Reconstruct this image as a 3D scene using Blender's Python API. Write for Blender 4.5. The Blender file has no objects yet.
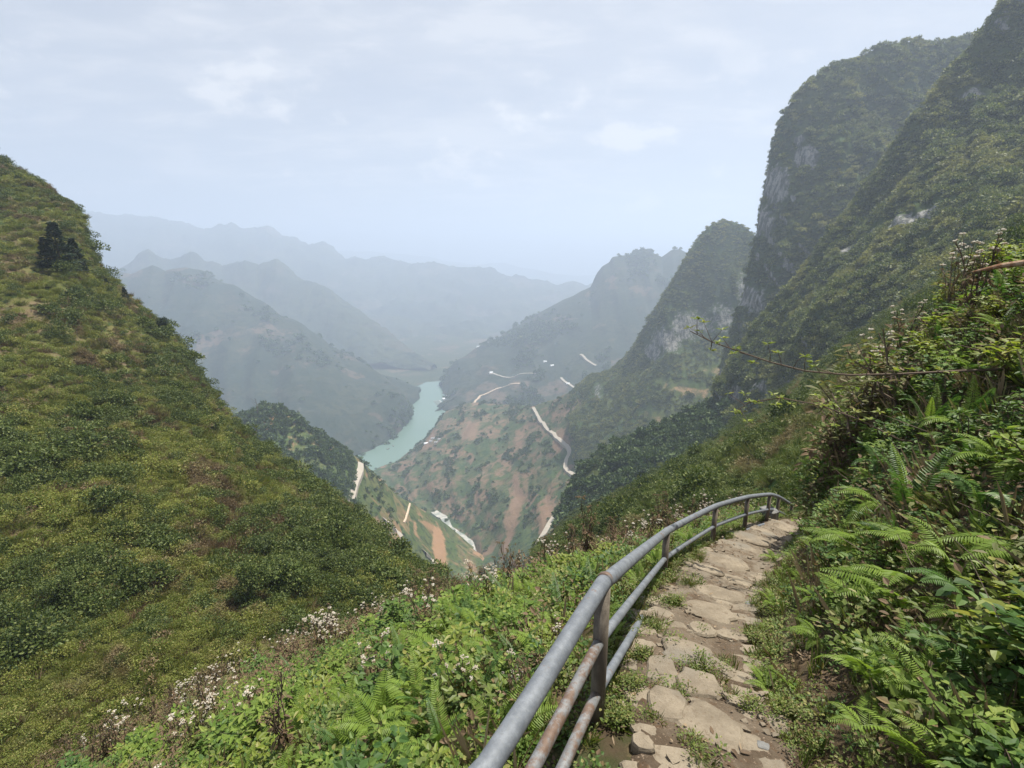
HAZE = 0.00027
SKYBASE = 0.56
CLOUD = (7.4, 7.55, 8.0)
SUNE = 5.0
EXPO = 1.06
import bpy, math, random
import numpy as np
from mathutils import Vector, Matrix
from mathutils.bvhtree import BVHTree

random.seed(7)
RNG = np.random.default_rng(11)
scene = bpy.context.scene
COL = scene.collection

# ------------------------------------------------------------------ camera maths
F, CX, CY = 500.0, 512.0, 384.0
PITCH = math.radians(14.0)
CP, SP = math.cos(PITCH), math.sin(PITCH)


def ray(px, py):
    u, v = (px - CX) / F, (py - CY) / F
    return np.array([u, CP - v * SP, -SP - v * CP])


def P(px, py, d):
    return ray(px, py) * d


def PZ(px, py, z):
    r = ray(px, py)
    return r * (z / r[2])


def project(p):
    p = np.asarray(p, float)
    dep = p[..., 1] * CP - p[..., 2] * SP
    v = (-p[..., 2] * CP - p[..., 1] * SP) / dep
    return CX + F * p[..., 0] / dep, CY + F * v, dep


# ------------------------------------------------------------------ noise
_perm = np.random.default_rng(3).permutation(256)
_perm = np.concatenate([_perm, _perm, _perm])
_grad = np.random.default_rng(4).normal(size=(256, 3))
_grad /= np.linalg.norm(_grad, axis=1)[:, None]


def perlin(p):
    p = np.asarray(p, float)
    i = np.floor(p).astype(int)
    f = p - i
    i &= 255
    w = f * f * f * (f * (f * 6 - 15) + 10)
    out = 0
    for dx in (0, 1):
        wx = w[..., 0] if dx else 1 - w[..., 0]
        for dy in (0, 1):
            wy = w[..., 1] if dy else 1 - w[..., 1]
            for dz in (0, 1):
                wz = w[..., 2] if dz else 1 - w[..., 2]
                h = _perm[_perm[_perm[(i[..., 0] + dx) & 255] + ((i[..., 1] + dy) & 255)] + ((i[..., 2] + dz) & 255)]
                g = _grad[h]
                d = f - np.array([dx, dy, dz])
                out = out + wx * wy * wz * (g * d).sum(-1)
    return out


def fbm(p, octaves=5, ridged=False):
    a, s, o = 1.0, 1.0, 0.0
    for k in range(octaves):
        n = perlin(p * s + 17.3 * k)
        if ridged:
            n = 0.5 - 2.0 * np.abs(n)
        o = o + a * n
        a *= 0.5
        s *= 2.03
    return o


# ------------------------------------------------------------------ mesh helpers
def mesh_obj(name, verts, faces, mat=None, parent=None, smooth=False, link=True, loc=None):
    me = bpy.data.meshes.new(name)
    me.from_pydata([tuple(v) for v in np.asarray(verts).tolist()], [], [tuple(f) for f in (faces.tolist() if hasattr(faces, 'tolist') else faces)])
    if mat is not None:
        me.materials.append(mat)
    if smooth:
        me.polygons.foreach_set('use_smooth', [True] * len(me.polygons))
    me.update()
    ob = bpy.data.objects.new(name, me)
    if link:
        COL.objects.link(ob)
    if parent is not None:
        ob.parent = parent
    if loc is not None:
        ob.location = loc
    return ob


def empty(name, loc=(0, 0, 0), rz=0.0):
    ob = bpy.data.objects.new(name, None)
    ob.empty_display_size = 0.1
    COL.objects.link(ob)
    ob.location = loc
    ob.rotation_euler = (0, 0, rz)
    return ob


def tag(o, label=None, cat=None, group=None, kind=None):
    if label:
        o['label'] = label
    if cat:
        o['category'] = cat
    if group:
        o['group'] = group
    if kind:
        o['kind'] = kind
    return o


class MB:
    def __init__(self):
        self.v, self.f, self.n = [], [], 0

    def add(self, verts, faces):
        verts = np.asarray(verts, float).reshape(-1, 3)
        self.v.append(verts)
        n = self.n
        self.f.extend([tuple(int(i) + n for i in f) for f in faces])
        self.n += len(verts)

    def tube(self, pts, radii, n=6, cap=True):
        pts = np.asarray(pts, float)
        m = len(pts)
        if np.isscalar(radii):
            radii = [radii] * m
        t = np.gradient(pts, axis=0)
        t /= np.linalg.norm(t, axis=1)[:, None] + 1e-9
        ref = np.array([0, 0, 1.0]) if abs(t[0][2]) < 0.9 else np.array([1.0, 0, 0])
        vs = []
        a = np.arange(n) * 2 * math.pi / n
        for i in range(m):
            s = np.cross(t[i], ref)
            s /= np.linalg.norm(s) + 1e-9
            b = np.cross(s, t[i])
            vs.append(pts[i] + radii[i] * (np.cos(a)[:, None] * s + np.sin(a)[:, None] * b))
        vs = np.concatenate(vs)
        fs = []
        for i in range(m - 1):
            for k in range(n):
                fs.append((i * n + k, i * n + (k + 1) % n, (i + 1) * n + (k + 1) % n, (i + 1) * n + k))
        if cap:
            fs.append(tuple(range(n))[::-1])
            fs.append(tuple((m - 1) * n + k for k in range(n)))
        self.add(vs, fs)

    def leaves(self, pos, direc, up, length, width, fold=0.25, curl=0.0):
        """many folded pointed leaves at once"""
        pos = np.asarray(pos, float)
        n = len(pos)
        d = np.asarray(direc, float)
        d = d / (np.linalg.norm(d, axis=1)[:, None] + 1e-9)
        up = np.asarray(up, float)
        s = np.cross(d, up)
        s /= np.linalg.norm(s, axis=1)[:, None] + 1e-9
        u = np.cross(s, d)
        L = np.broadcast_to(np.asarray(length, float), (n,))[:, None]
        W = np.broadcast_to(np.asarray(width, float), (n,))[:, None] * 0.5
        drop = -curl * L * u
        b = pos
        r1 = pos + d * L * 0.3 + s * W + u * W * fold
        r2 = pos + d * L * 0.7 + s * W * 0.72 + u * W * fold * .7 + drop * .4
        t = pos + d * L + drop
        l2 = pos + d * L * 0.7 - s * W * 0.72 + u * W * fold * .7 + drop * .4
        l1 = pos + d * L * 0.3 - s * W + u * W * fold
        vs = np.stack([b, r1, r2, t, l2, l1], 1).reshape(-1, 3)
        fs = []
        for i in range(n):
            k = 6 * i
            fs.append((k, k + 1, k + 2, k + 3))
            fs.append((k, k + 3, k + 4, k + 5))
        self.add(vs, fs)

    def box(self, c, sx, sy, sz, rz=0.0):
        vs = []
        for z in (-1, 1):
            for y in (-1, 1):
                for x in (-1, 1):
                    vs.append((x * sx / 2, y * sy / 2, z * sz / 2))
        vs = np.array(vs)
        ca, sa = math.cos(rz), math.sin(rz)
        vs = vs @ np.array([[ca, sa, 0], [-sa, ca, 0], [0, 0, 1]])
        self.add(vs + np.asarray(c), [(0, 2, 3, 1), (4, 5, 7, 6), (0, 1, 5, 4), (2, 6, 7, 3), (0, 4, 6, 2), (1, 3, 7, 5)])

    def build(self, name, mat=None, parent=None, smooth=False, link=True, loc=None):
        v = np.concatenate(self.v) if self.v else np.zeros((0, 3))
        return mesh_obj(name, v, self.f, mat, parent, smooth, link, loc)


def rnd_unit(n, rng=RNG):
    v = rng.normal(size=(n, 3))
    return v / np.linalg.norm(v, axis=1)[:, None]


# ------------------------------------------------------------------ materials
class NT:
    def __init__(self, name):
        self.m = bpy.data.materials.new(name)
        self.m.use_nodes = True
        self.t = self.m.node_tree
        self.t.nodes.clear()
        self.out = self.t.nodes.new('ShaderNodeOutputMaterial')
        g = self.t.nodes.new('ShaderNodeNewGeometry')
        self.pos = g.outputs['Position']
        self.nrm = g.outputs['Normal']
        self.island = g.outputs['Random Per Island']

    def _in(self, sock, val):
        if hasattr(val, 'is_output') or isinstance(val, bpy.types.NodeSocket):
            self.t.links.new(val, sock)
        elif isinstance(val, (tuple, list)) and len(val) == 3 and sock.type == 'RGBA':
            sock.default_value = (*val, 1)
        else:
            sock.default_value = val

    def noise(self, scale, detail=4, rough=0.55, vec=None, dist=0.0):
        n = self.t.nodes.new('ShaderNodeTexNoise')
        n.inputs['Scale'].default_value = scale
        n.inputs['Detail'].default_value = detail
        n.inputs['Roughness'].default_value = rough
        n.inputs['Distortion'].default_value = dist
        self.t.links.new(vec if vec is not None else self.pos, n.inputs['Vector'])
        return n.outputs['Fac']

    def voro(self, scale, vec=None):
        n = self.t.nodes.new('ShaderNodeTexVoronoi')
        n.inputs['Scale'].default_value = scale
        self.t.links.new(vec if vec is not None else self.pos, n.inputs['Vector'])
        return n.outputs['Color'], n.outputs['Distance']

    def scalevec(self, s, vec=None):
        n = self.t.nodes.new('ShaderNodeVectorMath')
        n.operation = 'MULTIPLY'
        self.t.links.new(vec if vec is not None else self.pos, n.inputs[0])
        n.inputs[1].default_value = s
        return n.outputs[0]

    def math(self, op, a, b=0.0, c=0.0, clamp=False):
        n = self.t.nodes.new('ShaderNodeMath')
        n.operation = op
        n.use_clamp = clamp
        self._in(n.inputs[0], a)
        self._in(n.inputs[1], b)
        self._in(n.inputs[2], c)
        return n.outputs[0]

    def step(self, x, lo, hi):
        n = self.t.nodes.new('ShaderNodeMapRange')
        n.interpolation_type = 'SMOOTHSTEP'
        self._in(n.inputs[0], x)
        n.inputs[1].default_value = lo
        n.inputs[2].default_value = hi
        return n.outputs[0]

    def mix(self, fac, a, b, mode='MIX'):
        n = self.t.nodes.new('ShaderNodeMix')
        n.data_type = 'RGBA'
        n.blend_type = mode
        self._in(n.inputs[0], fac)
        self._in(n.inputs[6], a)
        self._in(n.inputs[7], b)
        return n.outputs[2]

    def attr(self, name):
        n = self.t.nodes.new('ShaderNodeAttribute')
        n.attribute_name = name
        return n.outputs['Fac']

    def objrand(self):
        return self.t.nodes.new('ShaderNodeObjectInfo').outputs['Random']

    def bump(self, h, strength, dist):
        n = self.t.nodes.new('ShaderNodeBump')
        n.inputs['Strength'].default_value = strength
        n.inputs['Distance'].default_value = dist
        self.t.links.new(h, n.inputs['Height'])
        return n.outputs['Normal']

    def surf(self, color, rough=0.8, spec=0.2, metal=0.0, normal=None, trans=0.0, transcol=None):
        b = self.t.nodes.new('ShaderNodeBsdfPrincipled')
        self._in(b.inputs['Base Color'], color)
        self._in(b.inputs['Roughness'], rough)
        b.inputs['Specular IOR Level'].default_value = spec
        self._in(b.inputs['Metallic'], metal)
        if normal is not None:
            self.t.links.new(normal, b.inputs['Normal'])
        res = b.outputs[0]
        if trans > 0:
            tr = self.t.nodes.new('ShaderNodeBsdfTranslucent')
            self._in(tr.inputs['Color'], transcol if transcol is not None else color)
            mx = self.t.nodes.new('ShaderNodeMixShader')
            mx.inputs[0].default_value = trans
            self.t.links.new(res, mx.inputs[1])
            self.t.links.new(tr.outputs[0], mx.inputs[2])
            res = mx.outputs[0]
        self.t.links.new(res, self.out.inputs['Surface'])
        return self.m


def foliage_mat(name, c1, c2, c3=None, patch=None, trans=0.3, rough=0.55, spec=0.25, leafvar=0.5):
    """c1..c2 vary from plant to plant, c3 on single leaves; patch = (colour, scale, lo, hi) by world noise"""
    t = NT(name)
    col = t.mix(t.objrand(), c1, c2)
    if c3 is not None:
        col = t.mix(t.step(t.island, 0.55, 1.0), col, c3)
    if patch is not None:
        pc, ps, lo, hi = patch
        col = t.mix(t.step(t.noise(ps, 4, 0.6), lo, hi), col, pc)
    # single leaves differ a little in depth of colour
    k = t.math('MULTIPLY_ADD', t.island, leafvar, 1.0 - leafvar * 0.5)
    cc = t.t.nodes.new('ShaderNodeCombineColor')
    for i in range(3):
        t.t.links.new(k, cc.inputs[i])
    col = t.mix(1.0, col, cc.outputs[0], 'MULTIPLY')
    hs = t.t.nodes.new('ShaderNodeHueSaturation')
    hs.inputs['Saturation'].default_value = 1.1
    hs.inputs['Value'].default_value = 1.5
    t.t.links.new(col, hs.inputs['Color'])
    return t.surf(col, rough, spec, trans=trans, transcol=hs.outputs[0])


def terrain_mat(name, g1, g2, soil, s=0.02, soilcut=(0.56, 0.7), rockcol=((0.27, 0.265, 0.255), (0.085, 0.09, 0.085)),
                field=0.0, terrace=0.0, fieldscale=0.01, slope_rock=None, bump=1.0, fine=0.5, scrub=(0.03, 0.045, 0.022)):
    t = NT(name)
    col = t.mix(t.step(t.noise(s, 5, 0.6), 0.38, 0.62), g1, g2)
    # scrub clumps
    col = t.mix(t.step(t.noise(s * 9, 4, 0.65), 0.48, 0.62), col, scrub)
    col = t.mix(t.math('MULTIPLY', t.step(t.noise(s * 2.3, 5, 0.6, dist=0.6), *soilcut), 0.85), col, soil)
    if field > 0:
        vec = t.scalevec((1.0, 1.0, 1.8))
        dn = t.t.nodes.new('ShaderNodeVectorMath')
        dn.operation = 'MULTIPLY_ADD'
        nz = t.t.nodes.new('ShaderNodeTexNoise')
        nz.inputs['Scale'].default_value = fieldscale * 1.5
        t.t.links.new(t.pos, nz.inputs['Vector'])
        t.t.links.new(nz.outputs['Color'], dn.inputs[0])
        dn.inputs[1].default_value = (0.6 / fieldscale,) * 3
        t.t.links.new(vec, dn.inputs[2])
        vc, vd = t.voro(fieldscale, dn.outputs[0])
        sep = t.t.nodes.new('ShaderNodeSeparateColor')
        t.t.links.new(vc, sep.inputs[0])
        fcol = t.mix(sep.outputs[1], soil, tuple(min(1, 1.25 * a) for a in soil))
        fm = t.math('MULTIPLY', t.step(sep.outputs[0], 1 - field - .04, 1 - field + .04),
                    t.step(t.noise(s * 6, 4, 0.6), 0.36, 0.52))
        col = t.mix(t.math('MULTIPLY', fm, 0.85), col, fcol)
    # terrace banks along the contours
    if terrace > 0:
        sz = t.t.nodes.new('ShaderNodeSeparateXYZ')
        t.t.links.new(t.pos, sz.inputs[0])
        ph = t.math('MULTIPLY_ADD', sz.outputs[2], terrace, t.math('MULTIPLY', t.noise(s * 2, 4, 0.6), 16.0))
        ln = t.math('MULTIPLY', t.step(t.math('SINE', ph), 0.45, 0.8), t.step(t.noise(s * 3.5, 4, 0.6), 0.42, 0.55))
        col = t.mix(t.math('MULTIPLY', ln, 0.75), col, scrub)
    wob = t.math('MULTIPLY', t.noise(s * 6, 5, 0.7), 0.9)
    so = t.math('ADD', t.attr('soil'), t.math('SUBTRACT', wob, 0.45))
    col = t.mix(t.math('MULTIPLY', t.step(so, 0.38, 0.62), 0.9), col, t.mix(t.noise(s * 12, 4, 0.6), soil, tuple(min(1, 1.35 * a) for a in soil)))
    streak = t.noise(s * 20, 7, 0.7, vec=t.scalevec((1, 1, 0.18)))
    rk = t.mix(t.step(streak, 0.43, 0.56), rockcol[1], rockcol[0])
    rk = t.mix(t.math('MULTIPLY', t.step(t.noise(s * 60, 4, 0.7), .5, .62), .7), rk, (0.06, 0.065, 0.055))
    ro = t.math('ADD', t.attr('rock'), t.math('SUBTRACT', t.math('MULTIPLY', t.noise(s * 10, 5, 0.7), 1.2), 0.6))
    col = t.mix(t.step(ro, 0.40, 0.58), col, rk)
    if slope_rock is not None:
        sx = t.t.nodes.new('ShaderNodeSeparateXYZ')
        t.t.links.new(t.nrm, sx.inputs[0])
        inv = t.math('SUBTRACT', 1.0, sx.outputs[2])
        st = t.math('ADD', inv, t.math('SUBTRACT', t.math('MULTIPLY', t.noise(s * 7, 5, 0.7), 0.5), 0.25))
        col = t.mix(t.step(st, slope_rock, slope_rock + 0.12), col, rk)
    h = t.noise(s * 16, 6, 0.7)
    return t.surf(col, 0.95, 0.05, normal=t.bump(h, fine, bump))
# ------------------------------------------------------------------ terrain
def resample(row, n):
    row = np.array(row, float)
    seg = np.hypot(np.diff(row[:, 0]), np.diff(row[:, 1]))
    t = np.concatenate([[0], np.cumsum(seg)])
    t /= t[-1]
    u = np.linspace(0, 1, n)
    px, py, d = (np.interp(u, t, row[:, k]) for k in range(3))
    v = (py - CY) / F
    r = np.stack([(px - CX) / F, CP - v * SP, -SP - v * CP], 1)
    return r * d[:, None]


def backrow(p, dist, drop):
    e = p.copy()
    e[:, 2] = 0
    e /= np.linalg.norm(e, axis=1)[:, None]
    q = p + e * dist
    q[:, 2] -= drop
    return q


def catmull(rows, m):
    """rows: (R,n,3) -> interpolated through R rows, m steps in each span"""
    R = len(rows)
    out = []
    for i in range(R - 1):
        p0, p1, p2, p3 = rows[max(i - 1, 0)], rows[i], rows[i + 1], rows[min(i + 2, R - 1)]
        k = m[i] if not np.isscalar(m) else m
        for s in range(k):
            t = s / k
            tan1, tan2 = 0.38 * (p2 - p0), 0.38 * (p3 - p1)
            h00, h10 = 2 * t**3 - 3 * t**2 + 1, t**3 - 2 * t**2 + t
            h01, h11 = -2 * t**3 + 3 * t**2, t**3 - t**2
            out.append(h00 * p1 + h10 * tan1 + h01 * p2 + h11 * tan2)
    out.append(rows[-1])
    return np.array(out)


TERR = {}


def loft(name, rows, n, m, mat, amp, L, ridged=0.5, zs=0.6, back=((200, 150), (600, 500)), down=None, soil=(), rock=(), octv=6, gully=None, taper=0.45, far=1.0):
    W = [resample(r, n) * far for r in rows]
    if down is not None:  # hidden skirt under the foot
        W.insert(0, backrow(W[0], -down[0], down[1]))
    nf = len(W)
    top = W[-1]
    for b in back:
        W.append(backrow(top, *b))
    m_ = [m] * (len(W) - 1)
    for k in range(nf - 1, len(W) - 1):
        m_[k] = max(4, m // 3)
    if down is not None:
        m_[0] = max(4, m // 4)
    G = catmull(np.array(W), m_)
    A, B = np.gradient(G, axis=0), np.gradient(G, axis=1)
    N = np.cross(B, A)
    N /= np.linalg.norm(N, axis=2)[:, :, None] + 1e-9
    q = G / L * np.array([1, 1, zs])
    h = (1 - ridged) * fbm(q, octv) + ridged * 0.6 * fbm(q + 31.7, octv, True)
    rowpos = np.arange(len(G)) / max(1, sum(m_[:nf - 1]))
    tp = 1 - (1 - taper) * np.clip((rowpos - 0.72) / 0.26, 0, 1)
    G = G + N * (amp * h * tp[:, None])[:, :, None]
    if gully is not None:  # long grooves running down the slope
        ga, gl = gully
        u = np.arange(G.shape[1])[None, :] / gl + 2.0 * perlin(np.stack([G[..., 0] / (L * 2), G[..., 1] / (L * 2), G[..., 2] / (L * 3)], -1))
        G = G + N * (ga * tp[:, None] * perlin(np.stack([u * np.ones_like(G[..., 0]), np.zeros_like(G[..., 0]), G[..., 2] / (L * 6)], -1)))[:, :, None]
    M_, n_ = G.shape[:2]
    V = G.reshape(-1, 3)
    idx = np.arange(M_ * n_).reshape(M_, n_)
    Fc = np.stack([idx[:-1, :-1], idx[:-1, 1:], idx[1:, 1:], idx[1:, :-1]], -1).reshape(-1, 4)
    ob = mesh_obj(name, V, Fc, mat, smooth=True)
    tag(ob, kind='structure')
    px, py, dep = project(V)
    nfront = sum(m_[:nf - 1]) * n_
    att = {}
    for key, blobs in (('soil', soil), ('rock', rock)):
        a = np.zeros(len(V))
        for b in blobs:
            bx, by, rx, ry, val = b
            j = np.argmin((px[:nfront] - bx) ** 2 + (py[:nfront] - by) ** 2)
            c = V[j]
            k = dep[j] / F
            # across / along the hillside, in metres about the place itself
            right = np.array([1.0, 0, 0])
            rel = V - c
            dx = rel[:, 0] / (rx * k)
            dz = rel[:, 2] / (ry * k)
            dy = rel[:, 1] / (max(rx, ry) * k * 2.5)
            a = np.maximum(a, val * np.exp(-(dx**2 + dz**2 + dy**2)))
        at = ob.data.attributes.new(key, 'FLOAT', 'POINT')
        at.data.foreach_set('value', a.astype(np.float32))
        att[key] = a
    TERR[name] = dict(V=V, F=Fc, att=att, bvh=BVHTree.FromPolygons(V.tolist(), Fc.tolist()), ob=ob, nfront=nfront, ncol=n_)
    return ob


WZ = -600.0


def W_(px, py):  # a point of the river's edge
    q = PZ(px, py, WZ)
    return (px, py, q[1] * CP - q[2] * SP)


far = dict(scrub=(0.03, 0.042, 0.03))
m_far = terrain_mat('far_hill', (0.04, 0.052, 0.035), (0.06, 0.07, 0.042), (0.085, 0.078, 0.062), s=0.002, field=0.10, fieldscale=0.004, bump=20, **far)
m_mid = terrain_mat('valley_hill', (0.040, 0.054, 0.027), (0.062, 0.07, 0.037), (0.125, 0.092, 0.066), s=0.006, field=0.12, fieldscale=0.010, terrace=0.16, bump=8, soilcut=(0.55, 0.72))
m_riv = terrain_mat('river_side_hill', (0.028, 0.040, 0.026), (0.045, 0.052, 0.032), (0.10, 0.076, 0.058), s=0.006, field=0.06, fieldscale=0.010, bump=8, soilcut=(0.58, 0.74), terrace=0.16, scrub=(0.02, 0.032, 0.02))
m_ter = terrain_mat('terraced_hill', (0.05, 0.082, 0.03), (0.078, 0.09, 0.04), (0.16, 0.105, 0.072), s=0.012, field=0.30, fieldscale=0.022, terrace=0.42, bump=4, soilcut=(0.5, 0.64), scrub=(0.025, 0.05, 0.024))
m_spur = terrain_mat('spur', (0.055, 0.085, 0.03), (0.10, 0.11, 0.045), (0.25, 0.15, 0.09), s=0.012, field=0.12, fieldscale=0.016, bump=3)
m_karst = terrain_mat('karst', (0.04, 0.065, 0.022), (0.07, 0.085, 0.03), (0.22, 0.15, 0.09), s=0.012, soilcut=(0.68, 0.8), slope_rock=0.93, bump=3)
m_slope = terrain_mat('grass_slope', (0.055, 0.08, 0.022), (0.08, 0.092, 0.034), (0.14, 0.10, 0.06), s=0.03, soilcut=(0.6, 0.72), bump=1.0, scrub=(0.04, 0.07, 0.02))
m_left = terrain_mat('left_slope', (0.075, 0.09, 0.026), (0.10, 0.095, 0.038), (0.12, 0.088, 0.058), s=0.05, soilcut=(0.50, 0.62), bump=0.6, scrub=(0.03, 0.045, 0.015))

# far ridges
loft('distant_ridge', [
    [(-250, 380, 6200), (300, 345, 6200), (700, 345, 6200), (1100, 345, 6200)],
    [(-250, 225, 8800), (100, 232, 8800), (300, 250, 8800), (400, 256, 8800), (450, 263, 8600), (500, 266, 8600), (545, 274, 8600), (600, 277, 8800), (700, 262, 9000), (1100, 250, 9000)]],
    200, 24, m_far, 260, 1500, far=1.35, taper=1, back=((500, 400),))
loft('far_ridge', [
    [(-200, 365, 3300), (60, 352, 3400), (300, 350, 3400), (420, 352, 3450), (520, 350, 3500), (640, 345, 3600), (800, 345, 3700)],
    [(-200, 290, 4500), (100, 290, 4500), (300, 300, 4400), (420, 312, 4400), (520, 316, 4400), (640, 310, 4600), (800, 310, 4600)],
    [(-200, 196, 5600), (40, 212, 5500), (85, 214, 5500), (103, 214, 5500), (122, 219, 5500), (160, 221, 5500), (175, 226, 5500), (205, 230, 5500), (235, 229, 5500), (250, 232, 5500),
     (258, 234, 5500), (266, 229, 5500), (285, 238, 5500), (300, 243, 5500), (325, 247, 5500), (345, 258, 5500), (380, 262, 5500), (420, 266, 5400), (450, 267, 5400), (480, 272, 5400),
     (520, 279, 5300), (560, 285, 5300), (640, 288, 5300), (800, 288, 5300)]],
    420, 26, m_far, 170, 300, far=1.08, taper=1, ridged=0.6, back=((300, 200), (900, 800)))
loft('near_peaks', [
    [(40, 378, 2750), (150, 372, 2750), (300, 368, 2800), (380, 366, 2850), (430, 372, 2800)],
    [(40, 330, 3100), (150, 322, 3200), (300, 325, 3200), (380, 345, 3000), (432, 370, 2820)],
    [(40, 330, 3500), (95, 296, 3600), (110, 283, 3600), (118, 276, 3600), (126, 268, 3600), (133, 263, 3600), (140, 254, 3600), (148, 250, 3600), (155, 255, 3600), (163, 258, 3600), (172, 259, 3600), (180, 257, 3600), (190, 253, 3600), (197, 255, 3600),
     (205, 262, 3600), (214, 264, 3600), (222, 268, 3600), (232, 264, 3600), (245, 260, 3600), (258, 268, 3600), (268, 264, 3600), (276, 261, 3600), (288, 270, 3600), (300, 278, 3600), (330, 292, 3500),
     (360, 312, 3400), (400, 342, 3100), (434, 368, 2850)]],
    280, 24, m_far, 60, 190, far=1.0, taper=.9, ridged=0.6, back=((150, 150), (500, 500)))
loft('river_mountain', [
    [(-60, 480, 1420), (60, 478, 1425), (200, 475, 1435), (300, 465, 1480), W_(345, 460), W_(362, 455), W_(380, 443), W_(395, 430), W_(407, 415), W_(414, 402), W_(418, 392)],
    [(-60, 400, 1800), (60, 400, 1800), (160, 395, 1800), (250, 390, 1790), (310, 392, 1750), (355, 400, 1780), (385, 402, 1870), (403, 398, 2060), (419, 390, 2330)],
    [(-60, 255, 2550), (60, 262, 2500), (110, 272, 2450), (130, 278, 2430), (143, 272, 2420), (152, 269, 2420), (165, 276, 2400), (185, 270, 2400), (200, 273, 2400), (215, 281, 2400), (225, 286, 2400), (250, 297, 2380),
     (275, 311, 2350), (300, 326, 2330), (330, 346, 2320), (360, 362, 2330), (390, 377, 2360), (408, 384, 2390), (420, 389, 2400)]],
    300, 50, m_riv, 52, 300, ridged=0.6, down=(30, 60), back=((120, 100), (500, 600)),
    soil=[(280, 335, 22, 14, .5), (245, 350, 16, 10, .48), (300, 365, 24, 8, .45), (290, 350, 14, 8, .5)],
    gully=(75, 18))
loft('far_bank_mountain', [
    [(424, 460, 1900), W_(431, 413), W_(439, 405), (470, 412, 1900), (520, 418, 1850), (560, 420, 1800), (600, 422, 1750), (650, 425, 1700), (760, 425, 1700)],
    [W_(443, 392), (450, 386, 2320), (470, 379, 2280), (510, 375, 2230), (560, 366, 2180), (600, 352, 2180), (650, 342, 2180), (760, 360, 2000)],
    [(441, 386, 2440), (446, 375, 2500), (455, 361, 2560), (475, 350, 2650), (500, 337, 2750), (530, 319, 2850), (560, 303, 2850), (580, 293, 2800), (591, 288, 2780), (597, 276, 2760), (603, 267, 2750), (610, 263, 2740), (613, 258, 2740),
     (620, 256, 2730), (632, 255, 2720), (638, 253, 2720), (643, 254, 2700), (649, 252, 2690), (654, 255, 2680), (662, 259, 2660), (672, 252, 2640), (680, 251, 2620), (690, 256, 2600), (715, 280, 2550), (760, 300, 2500)]],
    260, 40, m_riv, 40, 260, ridged=0.6, down=(20, 60), back=((100, 160), (400, 600)),
    soil=[(495, 398, 26, 8, .6), (520, 385, 26, 6, .6), (470, 395, 14, 8, .55), (560, 390, 26, 8, .5)], gully=(25, 14))
loft('terraced_hill', [
    [(380, 640, 640), (440, 640, 620), (500, 620, 600), (560, 600, 560), (620, 590, 520), (680, 580, 480)],
    [(400, 560, 900), (440, 556, 900), (474, 556, 880), (500, 560, 800), (540, 560, 700), (590, 560, 620), (660, 555, 560)],
    [(376, 500, 1240), (405, 500, 1220), (440, 514, 1120), (470, 520, 1030), (505, 515, 940), (540, 510, 850), (590, 505, 770), (660, 490, 680)],
    [W_(352, 478), W_(383, 471), (430, 476, 1290), (470, 475, 1215), (510, 472, 1130), (550, 468, 990), (590, 465, 880), (660, 450, 800)],
    [W_(382, 470), W_(405, 457), (440, 440, 1480), (470, 432, 1460), (505, 434, 1370), (545, 432, 1190), (590, 425, 1000), (660, 410, 900)],
    [W_(420, 446), W_(431, 436), (445, 413, 1770), (470, 403, 1720), (500, 405, 1620), (535, 407, 1430), (580, 390, 1190), (660, 360, 1100)]],
    260, 26, m_ter, 16, 120, ridged=0.5, back=((40, 40), (200, 260)),
    soil=[(470, 430, 18, 10, .75), (430, 440, 20, 8, .7), (520, 440, 22, 9, .6), (485, 480, 14, 10, .55), (520, 500, 40, 5, .8), (545, 515, 36, 4, .8), (560, 440, 14, 16, .75), (440, 480, 22, 6, .5), (510, 535, 30, 5, .75)],
    gully=(8, 14))
loft('spur', [
    [(150, 600, 330), (260, 600, 350), (330, 610, 380), (400, 640, 420), (440, 650, 470), (475, 650, 560)],
    [(150, 540, 430), (260, 545, 440), (300, 550, 460), (350, 565, 490), (400, 580, 560), (440, 585, 650), (480, 575, 770)],
    [(150, 480, 560), (220, 476, 550), (270, 465, 540), (310, 482, 540), (350, 505, 560), (390, 532, 620), (420, 545, 690), (445, 552, 760), (485, 560, 840)],
    [(150, 455, 640), (215, 436, 640), (232, 425, 630), (250, 415, 620), (266, 408, 620), (285, 415, 615), (305, 427, 610), (330, 444, 620), (350, 456, 640), (361, 464, 660), (380, 482, 700), (400, 500, 740), (420, 512, 790),
     (440, 523, 840), (455, 534, 870), (474, 550, 890)]],
    240, 28, m_spur, 9, 70, ridged=0.4, back=((30, 14), (120, 110), (300, 330)),
    soil=[(440, 548, 26, 10, .9), (415, 530, 14, 5, .6), (200, 470, 30, 10, .4)])
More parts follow.
